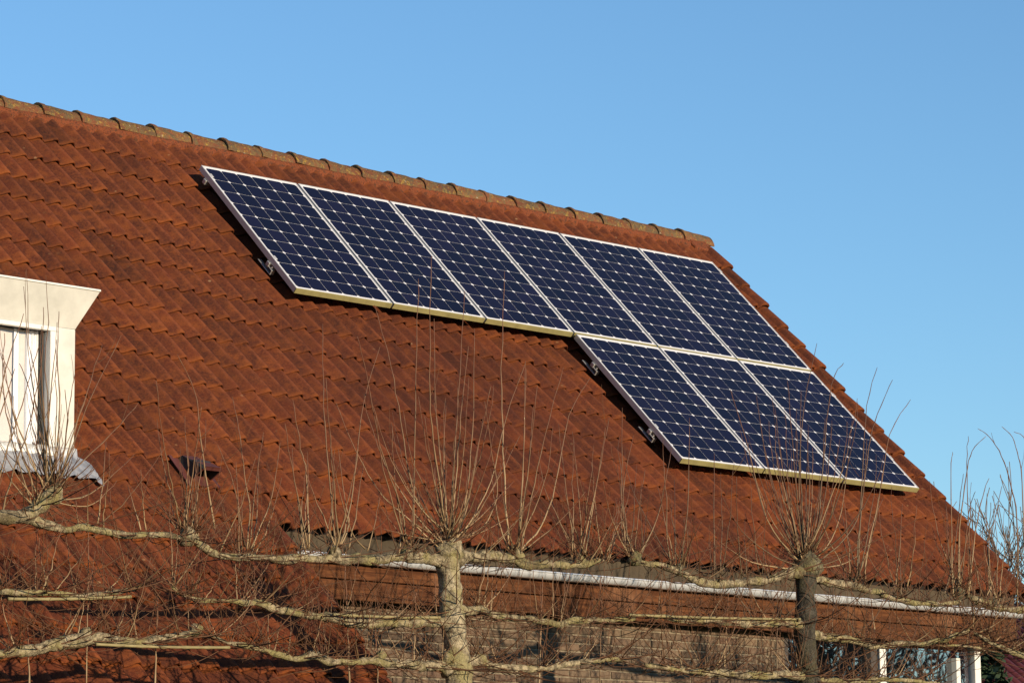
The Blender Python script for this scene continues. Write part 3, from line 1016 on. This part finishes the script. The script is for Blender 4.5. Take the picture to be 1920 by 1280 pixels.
# trunks
tiers = {0: (3.64, 3.28, 2.93), 1: (3.63, 3.30, 2.98), 2: (3.74, 3.40, 3.06), 3: (3.80, 3.46, 3.1)}
for ti in range(4):
    r0 = [0.080, 0.074, 0.070, 0.07][ti]
    zt_ = tiers[ti][0]
    zz = [0, 0.5, 1.2, 2.0, 2.6, tiers[ti][2] - .06, tiers[ti][2], tiers[ti][2] + .1, tiers[ti][1] - .06, tiers[ti][1] + .02, zt_ - .16, zt_ - .05, zt_ + .03, zt_ + .10]
    rr = [r0 * 1.35, r0 * 1.12, r0 * 1.04, r0, r0, r0 * 1.12, r0 * 1.16, r0 * .98, r0 * 1.0, r0 * 1.02, r0 * .92, r0 * 1.04, r0 * 1.05, r0 * .55]
    pts = []
    for z_ in zz:
        lean = -0.012 if ti == 1 else 0.0
        pts.append((TX[ti] + (0.055 * noise.noise((z_ * 1.9, ti * 7 + 2.3, 0))) + (0.02 if ti == 1 and z_ < 3.1 else 0), YT + 0.02 * noise.noise((z_, 3, ti)), z_))
    P = catmull(pts, 5); Rr = lerp_list(np.interp(np.linspace(0, len(rr) - 1, len(P)), range(len(rr)), rr), len(P))
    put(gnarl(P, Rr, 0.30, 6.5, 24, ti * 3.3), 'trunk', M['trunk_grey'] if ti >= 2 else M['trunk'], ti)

def limb(pix, rpx, ti, name='limb', dy=0.0, wob=0.0, amp=0.45):
    pts = []
    for (x, y) in pix:
        q = at_y(x, y, YT + dy + 0.03 * noise.noise((x * .01, y * .01, ti)))
        pts.append(q)
    P = catmull(pts, 8)
    R = [r * 0.82 / 290.0 * (1 + 0.22 * noise.noise(p * 5.0)) for r, p in zip(lerp_list(rpx, len(P)), P)]
    R = [r * (1 + 0.35 * max(0.0, 1 - i / 7)) for i, r in enumerate(R)]
    P = [p + Vector((0, 0.006 * noise.noise(p * 14), 0.016 * noise.noise(p * 7 + Vector((5, 5, 5))))) for p in P]
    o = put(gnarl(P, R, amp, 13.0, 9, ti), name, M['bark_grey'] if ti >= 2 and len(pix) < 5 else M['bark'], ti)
    return P
L = []   # limb centre lines for twigs
def LB(tier, ti, pix, rpx, **k):
    L.append((tier, ti, limb(pix, rpx, ti, **k)))
# tree on the left
LB(1, 0, [(-30, 975), (0, 970), (45, 963), (72, 948), (95, 928), (112, 908)], [15, 14, 14, 15, 14, 7], dy=-.02)
LB(1, 0, [(45, 966), (68, 974), (90, 986), (120, 993), (160, 991), (230, 999), (300, 1004), (340, 1010)], [10, 10, 8, 7, 7, 6.5, 6, 6])
LB(2, 0, [(-30, 1105), (0, 1108), (60, 1110), (100, 1113), (170, 1113), (227, 1110), (262, 1097)], [7, 6, 6, 5, 5, 4, 3])
LB(3, 0, [(-30, 1232), (0, 1227), (60, 1217), (110, 1206), (152, 1197), (200, 1196), (240, 1200), (277, 1202), (317, 1192), (363, 1183)], [10, 10, 11, 12, 13, 8, 8, 8, 9, 6])
# middle tree
LB(1, 1, [(835, 1052), (800, 1049), (760, 1046), (700, 1047), (640, 1048), (560, 1046), (500, 1044), (440, 1043), (402, 1036), (378, 1024), (360, 1008), (352, 998)], [14, 12, 11, 12, 11, 9, 8, 8, 9, 9, 10, 8])
LB(1, 1, [(855, 1050), (885, 1044), (920, 1042), (955, 1047), (985, 1056), (1030, 1060), (1080, 1058), (1120, 1052), (1132, 1050)], [13, 12, 12, 11, 11, 9, 9, 9, 5])
LB(2, 1, [(838, 1162), (800, 1168), (740, 1168), (690, 1168), (643, 1164), (598, 1154), (532, 1145), (493, 1133), (455, 1127), (380, 1125), (345, 1115), (322, 1098)], [10, 10, 9, 10, 10, 9, 8, 8, 6, 5, 4.5, 4])
LB(2, 1, [(850, 1146), (877, 1144), (897, 1141), (919, 1151), (952, 1157), (1000, 1160), (1042, 1167), (1108, 1160), (1150, 1160), (1190, 1158)], [11, 10, 10, 8, 8, 7, 7, 7, 6, 4])
LB(3, 1, [(842, 1262), (821, 1249), (755, 1245), (690, 1239), (624, 1239), (591, 1229), (545, 1233), (493, 1219), (455, 1211), (430, 1206), (393, 1193)], [12, 11, 9, 8, 8, 9, 7, 6, 6, 5, 4])
LB(3, 1, [(850, 1258), (870, 1246), (900, 1239), (925, 1248), (952, 1252), (1000, 1253), (1026, 1250), (1091, 1242), (1170, 1236)], [15, 13, 11, 9, 9, 8, 8, 7, 5])
# right tree
LB(1, 2, [(1500, 1072), (1480, 1072), (1450, 1084), (1400, 1090), (1330, 1092), (1290, 1082), (1262, 1066), (1222, 1056), (1180, 1050)], [14, 13, 11, 10, 9, 9, 8, 7, 7])
LB(1, 2, [(1515, 1084), (1545, 1090), (1580, 1095), (1640, 1110), (1700, 1126), (1760, 1131), (1800, 1128)], [11, 11, 11, 9, 8, 7, 5])
LB(2, 2, [(1510, 1170), (1480, 1169), (1420, 1168), (1370, 1168), (1321, 1165), (1255, 1157), (1215, 1155)], [10, 9, 9, 8, 8, 6, 4])
LB(2, 2, [(1520, 1190), (1545, 1193), (1580, 1195), (1604, 1200), (1632, 1210), (1676, 1208), (1747, 1205), (1783, 1193), (1815, 1182)], [11, 11, 10, 9, 7, 7, 6.5, 6, 5])
LB(3, 2, [(1510, 1268), (1480, 1265), (1386, 1264), (1330, 1260), (1288, 1257), (1209, 1246)], [10, 10, 9, 8, 7, 5])
LB(3, 2, [(1515, 1268), (1540, 1274), (1600, 1278), (1680, 1274), (1760, 1280)], [9, 8, 7, 6, 5])
# tree beyond the right edge
LB(1, 3, [(2050, 1128), (1990, 1150), (1950, 1146), (1920, 1143), (1872, 1138), (1832, 1128), (1812, 1116)], [12, 10, 9, 8, 9, 9, 6])
LB(2, 3, [(2050, 1240), (1980, 1245), (1940, 1236), (1915, 1228), (1877, 1212), (1853, 1201), (1824, 1184)], [10, 9, 8, 8, 7, 5, 4])
LB(2, 3, [(2050, 1222), (1960, 1228), (1890, 1222), (1830, 1214), (1760, 1209)], [5, 4, 3.5, 3, 2.5], dy=.05)

# knuckles: swollen pollard heads
def knuckle(px, py, rpx, ti, sz=1.0):
    c = at_y(px, py, YT)
    mb = MB(); r = rpx / 290.0
    P = [c + Vector((0, 0, -r)), c + Vector((0, 0, -.5 * r)), c, c + Vector((0, 0, .5 * r)), c + Vector((0, 0, .95 * r))]
    put(gnarl(P, [r * .5, r * .95, r, r * .85, r * .35], .55, 16, 10, px), 'knuckle', M['bark_grey'] if ti >= 2 else M['bark'], ti)
for k in [(840, 1028, 26, 1), (1512, 1056, 28, 2), (350, 1004, 17, 1), (100, 925, 17, 0), (627, 1034, 12, 1), (762, 1036, 12, 1), (970, 1040, 12, 1), (1088, 1048, 11, 1), (1190, 1046, 14, 2), (1274, 1066, 11, 2), (1600, 1092, 11, 2), (1795, 1112, 14, 3), (1858, 1128, 11, 3), (162, 1190, 13, 0), (366, 1180, 11, 0), (900, 1236, 11, 1), (715, 1228, 9, 1), (840, 1232, 13, 1), (1508, 1150, 14, 2)]:
    knuckle(*k)

# ---- traced long shoots
SH = [[] for _ in range(4)]
def add_shoot(pts3, r0, r1, ti, sides=5):
    q = []
    n = len(pts3)
    kx = trr.uniform(0.0015, 0.006)
    for i, p in enumerate(pts3):
        sg = 1 if i % 2 else -1
        q.append(Vector(p) + (Vector((sg * kx + trr.uniform(-.003, .003), sg * kx * .6 + trr.uniform(-.003, .003), 0)) if 0 < i < n - 1 else Vector()))
    SH[ti].append((q, r0, r1, sides))
def traced(origin, sc, lst, r0=0.0058, ti=None):
    for poly in lst:
        # listed from tip to base
        pix = [(origin[0] + x / sc, origin[1] + y / sc) for x, y in poly][::-1]
        n = len(pix)
        dyt = trr.uniform(-0.30, 0.30)
        pts = [at_y(x, y, YT + dyt * (i / (n - 1)) ** 1.3) for i, (x, y) in enumerate(pix)]
        ln = sum((pts[i + 1] - pts[i]).length for i in range(n - 1))
        P = catmull(pts, 4)
        P = [p + Vector((0.004 * noise.noise(p * 9 + Vector((dyt * 50, 0, 0))), 0, 0)) for p in P]
        rb = min(0.0092, 1.15 * r0 * (0.75 + 0.3 * ln)) * trr.uniform(.8, 1.15)
        add_shoot(P, rb, 0.0022, owner(pts[0].x) if ti is None else ti)
traced((700, 480), 2.133, [
    [(5, 195), (70, 440), (110, 660), (165, 960), (240, 1060), (285, 1110)], [(0, 600), (75, 820), (190, 1010), (270, 1085), (290, 1120)], [(180, 90), (170, 480), (160, 1000), (155, 1165)],
    [(232, 0), (225, 480), (240, 740), (280, 1010), (290, 1110)], [(243, 250), (245, 500), (265, 800), (295, 1020), (296, 1110)], [(365, 140), (340, 560), (320, 850), (312, 1060), (308, 1120)],
    [(405, 290), (400, 620), (375, 930), (350, 1070), (330, 1120)], [(440, 640), (400, 880), (360, 1050), (330, 1120)], [(525, 60), (512, 450), (520, 780), (540, 1170)],
    [(610, 420), (530, 650), (470, 900), (380, 1070), (330, 1125)], [(612, 450), (600, 800), (580, 1140)], [(640, 600), (620, 830), (590, 1090), (570, 1180)], [(10, 630), (40, 850), (130, 1165)],
    [(0, 910), (100, 1020), (200, 1090), (280, 1130)], [(205, 640), (235, 850), (270, 1030), (290, 1110)], [(75, 680), (85, 900), (125, 1165)], [(290, 580), (285, 850), (295, 1080)], [(445, 580), (470, 760), (495, 950), (440, 1080), (330, 1135)],
    [(585, 720), (500, 890), (400, 1050), (320, 1130)], [(120, 620), (160, 830), (250, 1010), (290, 1110)], [(180, 560), (215, 770), (270, 1000), (295, 1110)], [(380, 360), (350, 640), (330, 900), (310, 1110)],
    [(470, 520), (420, 760), (375, 990), (325, 1120)], [(560, 900), (460, 1010), (330, 1130)], [(40, 1090), (160, 1120), (270, 1140)], [(600, 1000), (480, 1080), (330, 1140)]])
traced((1340, 620), 2.5605, [
    [(75, 280), (150, 520), (250, 900), (370, 1070), (420, 1110)], [(180, 650), (240, 880), (350, 1060), (410, 1110)], [(200, 310), (260, 680), (340, 950), (390, 1060), (430, 1110)],
    [(290, 370), (330, 700), (390, 950), (415, 1080), (430, 1110)], [(350, 240), (375, 560), (400, 850), (425, 1080), (440, 1110)], [(415, 290), (410, 600), (420, 850), (430, 1090)],
    [(490, 60), (430, 350), (405, 700), (420, 1000), (440, 1110)], [(450, 450), (440, 800), (445, 1100)], [(530, 420), (515, 680), (490, 900), (450, 1080), (440, 1110)],
    [(600, 520), (560, 780), (500, 1000), (455, 1100)], [(660, 430), (620, 800), (560, 1000), (470, 1110)], [(730, 520), (700, 850), (620, 1000), (490, 1115)],
    [(780, 175), (730, 360), (710, 700), (690, 1000), (680, 1200)], [(855, 235), (780, 400), (740, 560), (700, 900), (690, 1200)], [(940, 330), (840, 500), (790, 800), (730, 1080), (720, 1200)],
    [(105, 700), (110, 950), (130, 1190)], [(900, 830), (885, 1080), (865, 1230)], [(5, 1000), (5, 1175)], [(40, 800), (130, 960), (280, 1080), (410, 1130)], [(20, 1010), (180, 1110), (390, 1145)],
    [(760, 1000), (640, 1110), (480, 1140)], [(810, 800), (700, 1020), (560, 1110), (450, 1130)], [(470, 560), (465, 850), (440, 1100)], [(390, 480), (395, 800), (430, 1100)], [(310, 520), (350, 820), (420, 1100)], [(560, 460), (530, 800), (450, 1100)],
    [(240, 700), (310, 930), (415, 1105)], [(620, 155), (560, 260), (520, 640), (500, 900), (450, 1100)]])
traced((1780, 760), 3.05, [
    [(18, 265), (10, 400), (20, 1040), (40, 1090)], [(108, 175), (100, 330), (108, 620), (120, 960), (135, 1220)], [(210, 175), (130, 260), (95, 400), (60, 700), (50, 1080)],
    [(228, 415), (190, 520), (150, 720), (110, 1090)], [(163, 132), (230, 180), (300, 290), (350, 450), (385, 650), (390, 1150)], [(300, 120), (360, 180), (395, 300), (415, 440), (440, 1180)],
    [(300, 460), (260, 650), (225, 760), (240, 1130)], [(148, 490), (110, 620), (60, 1080)], [(370, 150), (440, 220), (470, 600), (450, 1180)], [(215, 500), (215, 800), (235, 1120)], [(300, 780), (260, 960), (200, 1120)],
    [(80, 390), (60, 560), (20, 900), (-30, 1080)], [(-20, 540), (-10, 800), (20, 1080)]])
traced((0, 600), 2.4625, [
    [(470, 115), (400, 330), (330, 560), (260, 790)], [(272, -40), (265, 150), (275, 400), (262, 600), (225, 810)], [(180, 120), (120, 330), (40, 580), (0, 720), (-30, 900)], [(70, 220), (0, 450), (-40, 700)],
    [(90, 200), (140, 330), (190, 560), (220, 800)], [(560, 70), (400, 400), (300, 680), (255, 800)], [(640, 380), (520, 520), (330, 700), (270, 790)], [(345, 250), (320, 400), (290, 640), (240, 800)],
    [(262, 90), (235, 330), (215, 620), (210, 810)], [(490, 560), (480, 700), (450, 940)], [(650, 690), (660, 850), (675, 972)], [(590, 760), (650, 968)], [(720, 280), (760, 600), (800, 800), (832, 960)],
    [(820, 160), (900, 330), (920, 500), (960, 780), (990, 960)], [(930, 400), (900, 620), (850, 960)], [(540, 740), (430, 850), (300, 850), (240, 820)], [(620, 620), (420, 800), (260, 830)], [(20, 60), (15, 300), (60, 560), (150, 860)],
    [(0, 150), (60, 420), (110, 640), (190, 850)], [(-10, 560), (80, 720), (180, 850)], [(110, -30), (20, 250), (-20, 500)], [(200, -60), (190, 200), (130, 500), (60, 700), (10, 900)], [(300, 320), (310, 520), (250, 790)],
    [(0, 880), (100, 780), (240, 730), (260, 800)], [(410, 720), (400, 980)], [(350, 830), (360, 950)], [(870, 640), (860, 800), (845, 970)], [(780, 820), (820, 960)], [(960, 860), (900, 950)], [(740, 850), (820, 975)]])
traced((400, 560), 2.56, [
    [(90, 470), (120, 620), (150, 850), (175, 1010), (160, 1200)], [(240, 640), (205, 880), (170, 1200)], [(320, 690), (280, 950), (180, 1200)], [(345, 600), (390, 880), (455, 1200)], [(380, 480), (420, 720), (445, 840), (460, 1200)],
    [(440, 830), (500, 980), (590, 1200)], [(525, 120), (530, 520), (560, 900), (585, 1200)], [(540, 380), (570, 780), (605, 1200)], [(800, 230), (720, 500), (680, 850), (640, 1080), (600, 1200)], [(590, 500), (690, 740), (800, 930), (930, 1050), (1080, 1190)],
    [(690, 180), (740, 380), (800, 700), (900, 1000), (930, 1190)], [(110, 780), (120, 1000), (125, 1280)], [(20, 700), (100, 900), (150, 1190)], [(600, 720), (630, 950), (650, 1090), (600, 1200)], [(720, 780), (690, 1000), (650, 1200)],
    [(560, 700), (600, 900), (660, 1110), (730, 1200)], [(800, 950), (770, 1100), (740, 1210)]])
traced((940, 640), 2.6675, [
    [(120, 100), (110, 550), (95, 880), (80, 1070)], [(180, 220), (140, 600), (100, 900), (85, 1070)], [(310, 130), (215, 480), (150, 780), (90, 1070)], [(445, 180), (340, 370), (270, 720), (200, 920), (80, 1060)],
    [(285, 410), (310, 620), (340, 880), (370, 1060)], [(355, 450), (380, 700), (400, 930), (395, 1080)], [(520, 430), (470, 750), (400, 1060)], [(450, 600), (480, 900), (505, 1090)], [(510, 700), (550, 880), (640, 1080)],
    [(605, 330), (600, 700), (605, 980), (650, 1080)], [(660, 470), (610, 750), (620, 1000), (660, 1080)], [(720, 640), (680, 900), (665, 1080)], [(830, 640), (780, 880), (680, 1085)], [(780, 720), (830, 950), (870, 1120)], [(865, 690), (868, 1110)],
    [(940, 380), (930, 850), (895, 1110)], [(850, 530), (790, 850), (690, 1085)], [(1065, 560), (1062, 900), (1065, 1170)], [(420, 750), (290, 900), (100, 1050)], [(240, 760), (300, 930), (390, 1080)], [(1000, 900), (900, 1100)], [(640, 820), (560, 1000), (510, 1090)], [(540, 380), (480, 700), (420, 1060)], [(730, 850), (700, 1080)]])
# whips that cross the fascia and stand between the tiers
for (x, y0, y1) in [(162, 985, 1285), (655, 1060, 1290), (1358, 1110, 1250), (1640, 1120, 1180), (1125, 1080, 1290), (1456, 1110, 1260), (820, 1075, 1180), (920, 1080, 1145), (1560, 1100, 1200), (710, 1180, 1300), (1010, 1080, 1290), (775, 1110, 1245), (444, 980, 1130), (290, 1120, 1290), (55, 1170, 1290)]:
    k = trr.uniform(-8, 8)
    P = catmull([at_y(x + k * t, y1 + (y0 - y1) * t, YT + 0.03 * math.sin(t * 3)) for t in (0, .33, .66, 1)], 3)
    add_shoot(P, 0.0062 * trr.uniform(.7, 1.2), 0.0035, owner(P[0].x))

# ---- random shoots and side twigs
TW = [MB() for _ in range(4)]
def grow(base, ang, side, length, r0, ti, bend=0.75, fine=False):
    """a whip that leaves at an angle and turns upward"""
    n = 6 if fine else 9
    p = Vector(base); P = [p.copy()]
    az = side
    for i in range(n):
        t = (i + 1) / n
        a = ang * (1 - bend * t)
        d = Vector((math.sin(a) * math.cos(az), math.sin(a) * math.sin(az), math.cos(a)))
        d += Vector((trr.uniform(-.11, .11), trr.uniform(-.11, .11), trr.uniform(-.05, .05)))
        p = p + d.normalized() * (length / n)
        P.append(p.copy())
    if fine:
        TW[ti].tube(P, lerp_list([r0, r0 * .7, .0012], n + 1), 4, False)
    else:
        add_shoot(P, r0, 0.0016, ti)
    return P
def cluster(px, py, cnt, fine, lmin, lmax, amax, ti):
    for k in range(cnt):
        b = at_y(px + trr.uniform(-16, 16), py + trr.uniform(-6, 12), YT + trr.uniform(-.05, .05))
        grow(b, math.radians(amax) * trr.random() ** .7, trr.uniform(0, 6.28), trr.uniform(lmin, lmax), trr.uniform(.0045, .0075), ti)
    for k in range(fine):
        b = at_y(px + trr.uniform(-20, 20), py + trr.uniform(-8, 14), YT + trr.uniform(-.06, .06))
        grow(b, math.radians(95) * trr.random() ** .6, trr.uniform(0, 6.28), trr.uniform(.12, .5), trr.uniform(.0028, .0045), ti, .5, True)
for (px, py, c, f_, lo, hi, am, ti) in [
    (840, 1012, 22, 46, .35, 1.1, 62, 1), (1512, 1042, 26, 60, .35, 1.15, 62, 2), (100, 915, 14, 34, .4, 1.25, 62, 0), (352, 996, 5, 26, .3, .8, 50, 1), (627, 1026, 3, 14, .3, .7, 45, 1), (762, 1026, 3, 14, .3, .7, 45, 1),
    (968, 1032, 4, 18, .3, .9, 48, 1), (1085, 1042, 4, 18, .3, .8, 48, 1), (1132, 1046, 3, 14, .3, .6, 48, 1), (1190, 1040, 5, 20, .3, .9, 50, 2), (1274, 1058, 4, 16, .3, .9, 48, 2), (1345, 1082, 3, 10, .3, .9, 48, 2),
    (1604, 1086, 6, 22, .4, 1.0, 42, 2), (1690, 1112, 4, 14, .3, .8, 42, 2), (1795, 1104, 7, 26, .3, .9, 50, 3), (1858, 1122, 5, 20, .3, .9, 45, 3), (460, 1036, 3, 14, .3, .7, 45, 1), (560, 1038, 3, 10, .3, .7, 45, 1), (1430, 1080, 3, 14, .3, .7, 48, 2)]:
    cluster(px, py, c, f_, lo, hi, am, ti)
for tier, ti, P in L:
    ln = sum((P[i + 1] - P[i]).length for i in range(len(P) - 1))
    nsh = int(ln * (4 if tier == 1 else 11)); nfi = int(ln * (32 if tier == 1 else 66)); narc = int(ln * (8 if tier == 1 else 18))
    for k in range(nsh):
        b = P[trr.randrange(2, len(P))]
        grow(b, math.radians(75) * trr.random() ** .8, trr.uniform(0, 6.28), trr.uniform(.2, .75 if tier == 1 else .6), trr.uniform(.0035, .0062), ti, .45)
    for k in range(narc):
        b = P[trr.randrange(2, len(P))]
        grow(b, math.radians(trr.uniform(25, 100)), trr.uniform(0, 6.28), trr.uniform(.45, 1.0), trr.uniform(.003, .0048), ti, trr.uniform(-.1, .6), True)
    for k in range(nfi):
        b = P[trr.randrange(2, len(P))]
        Q = grow(b, math.radians(130) * trr.random() ** .7, trr.uniform(0, 6.28), trr.uniform(.1, .5), trr.uniform(.0026, .0042), ti, .25, True)
        if trr.random() < .5:
            grow(Q[3], math.radians(90) * trr.random(), trr.uniform(0, 6.28), trr.uniform(.06, .2), .002, ti, .2, True)
# side spurs on the long shoots
for ti in range(4):
    for (P, r0, r1, sd) in list(SH[ti]):
        if trr.random() < .35 and len(P) > 5:
            b = P[trr.randrange(len(P) // 3, len(P) - 1)]
            grow(b, math.radians(50) * trr.random() + .25, trr.uniform(0, 6.28), trr.uniform(.08, .35), .0022, ti, .6, True)
n_sh = []
for ti in range(4):
    SH[ti].sort(key=lambda s: -s[1])
    n_sh.append(len(SH[ti]))
    for i, (P, r0, r1, sd) in enumerate(SH[ti]):
        rad = [(r0 + (r1 - r0) * (k / (len(P) - 1)) ** .8) * (1.22 if k % 2 else 0.92) for k in range(len(P))]
        if i < 290:
            mb = MB().tube(P, [q_ * 0.8 for q_ in rad], sd, True)
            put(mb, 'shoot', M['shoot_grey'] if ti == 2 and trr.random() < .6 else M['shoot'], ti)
        else:
            TW[ti].tube(P, rad, 4, False)
    o = put(TW[ti], 'twigs', M['twig'], ti)
    tag(o, kind='stuff')
print('shoots per tree', n_sh, 'tiles seen', len(vis), 'bricks', nb)

# horizontal bamboo canes the limbs are tied to
canes = [((15, 1122), (245, 1118), 'pale bamboo cane tied along the left tree\'s middle tier'),
         ((180, 1207), (430, 1213), 'bamboo cane tied along the left tree\'s lowest tier'),
         ((625, 1151), (825, 1157), 'bamboo cane tied left of the pale trunk, middle tier'),
         ((1180, 1152), (1500, 1160), 'bamboo cane tied left of the grey trunk, middle tier')]
for (a, b_, lab) in canes:
    p, q = at_y(*a, YT - .045), at_y(*b_, YT - .045)
    mb = MB(); n = 25
    P = [p.lerp(q, i / (n - 1)) + Vector((0, 0, -.006 * math.sin(math.pi * i / (n - 1)))) for i in range(n)]
    mb.tube(P, [0.0085 if i % 4 else 0.0105 for i in range(n)], 8)
    c0 = P[0].copy()
    mb.v = [tuple(Vector(v_) - c0) for v_ in mb.v]
    o = mb.build('bamboo_cane', M['bamboo'], None, True)
    o.location = c0
    tag(o, lab, 'cane', 'bamboo canes in the tree row')

# ------------------------------------------------------------------ bare trees farther off
def bare_tree(name, loc, height, seed, label, depth=6, spread=0.62, r0=0.2, trunk_frac=0.25, group=None, dens=3, rmin=0.0065):
    rr = random.Random(seed)
    e = empty(name, loc); tag(e, label, 'tree', group)
    trunk = MB(); crown = MB()
    h0 = height * trunk_frac
    P = [Vector((0, 0, 0)), Vector((rr.uniform(-.1, .1), rr.uniform(-.1, .1), h0 * .5)), Vector((rr.uniform(-.15, .15), rr.uniform(-.15, .15), h0))]
    trunk.tube(catmull(P, 4), lerp_list([r0 * 1.3, r0, r0 * .85], 9), 10)
    trunk.build('trunk', M['far_bark'], e, True)
    def rec(p, d, ln, r, lev):
        n = 3
        pts = [p.copy()]; dd = d.copy()
        for i in range(n):
            dd = (dd + Vector((rr.uniform(-1, 1), rr.uniform(-1, 1), rr.uniform(-.5, .8))) * .16).normalized()
            pts.append(pts[-1] + dd * ln / n)
        r1 = max(r * .62, rmin)
        crown.tube(pts, lerp_list([r, r1], n + 1), 5 if lev < 2 else 3, False)
        if lev >= depth: return
        k = dens if lev < depth - 1 else dens + 1
        for j in range(k):
            q = pts[-1] if j == 0 else pts[rr.randrange(1, n + 1)]
            nd = (dd + Vector((rr.uniform(-1, 1), rr.uniform(-1, 1), rr.uniform(-.6, .9))).normalized() * (spread if j else spread * .5)).normalized()
            rec(q, nd, ln * rr.uniform(.58, .86), max(r1 * (.95 if j == 0 else .7), rmin), lev + 1)
    for j in range(5):
        a = j * 1.257 + rr.uniform(-.3, .3)
        d = Vector((math.cos(a) * .55, math.sin(a) * .55, 1)).normalized() if j else Vector((0, 0, 1))
        rec(P[2] - Vector((0, 0, rr.uniform(0, .2) * h0)), d, height * .22, r0 * .6, 1)
    o = crown.build('crown', M['far_bark'], e)
    tag(o, kind='stuff')
    return e
def far_at(px, dist):
    d = px_ray(px, 1200); d = Vector((d.x, d.y, 0)).normalized()
    return Vector((CAM.x + d.x * dist, CAM.y + d.y * dist, 0))
bare_tree('bare_tree', far_at(1950, 52), 8.9, 3, 'bare winter tree behind the right gable, its fine twigs against the sky', depth=6, group='bare trees', r0=.17)
bare_tree('bare_tree', (13.0, -11.5, 0), 6.5, 12, 'bare tree in front of the house, seen only mirrored in the corner window', depth=5, group='bare trees', r0=.16, rmin=.012)
bare_tree('bare_tree', (24.0, -21.0, 0), 10.5, 21, 'farther bare tree mirrored in the corner window', depth=5, group='bare trees', r0=.2, rmin=.014)

bare_tree('bare_tree', (17.0, -9.0, 0), 6.0, 33, 'low bare tree mirrored at the right of the corner window', depth=6, group='bare trees', r0=.12, rmin=.008)
bare_tree('bare_tree', (19.5, -15.0, 0), 7.5, 41, 'wide bare tree mirrored in the middle of the corner window', depth=6, group='bare trees', r0=.15, rmin=.009)

# ------------------------------------------------------------------ neighbouring house past the right corner
nb_loc = far_at(1915, 46)
nh = empty('neighbour_house', nb_loc, (0, 0, math.radians(8)))
tag(nh, 'low house with dark red tiled roof beyond the right corner', 'house')
MB().box(-5, 5, -3, 3, 0, 3.0).build('wall', M['render'], nh)
nr = MB()
nr.add([(-5.3, -3.3, 2.9), (5.3, -3.3, 2.9), (5.3, 0, 5.5), (-5.3, 0, 5.5), (-5.3, 3.3, 2.9), (5.3, 3.3, 2.9)], [(0, 1, 2, 3), (3, 2, 5, 4), (0, 3, 4), (1, 5, 2), (0, 4, 5, 1)])
nro = nr.build('roof', M['far_tile'], nh)
rt = MB()
for i in range(44):
    x = -5.2 + i * .24
    rt.tube([(x, -3.32, 2.93), (x, -.02, 5.53)], [.06, .06], 5)
tag(rt.build('roof_rolls', M['far_tile'], nro, True), kind='stuff')
# dark evergreen bush against that house
eb_loc = far_at(1858, 40)
eb = empty('evergreen_bush', eb_loc)
tag(eb, 'dark evergreen bush seen past the right corner post', 'bush')
MB().tube([(0, 0, 0), (0.05, 0, 1.5), (0, .05, 3.0)], [.07, .06, .03], 7).build('trunk', M['far_bark'], eb, True)
lf = MB(); br_ = random.Random(4)
for k in range(5200):
    u = br_.random() ** .5; a = br_.uniform(0, 6.283); zz = br_.uniform(.3, 4.6)
    rad = 0.95 * (1 - (zz / 4.9) ** 2.2) * (0.8 + .35 * noise.noise((math.cos(a) * 2, math.sin(a) * 2, zz * 1.3)))
    c = Vector((math.cos(a) * rad * u, math.sin(a) * rad * u, zz))
    d1 = Vector((br_.uniform(-1, 1), br_.uniform(-1, 1), br_.uniform(-1, 1))).normalized() * .06
    d2 = d1.orthogonal().normalized() * .03
    lf.add([c - d1, c + d2, c + d1, c - d2], [(0, 1, 2, 3)])
tag(lf.build('crown', M['leaf'], eb), kind='stuff')
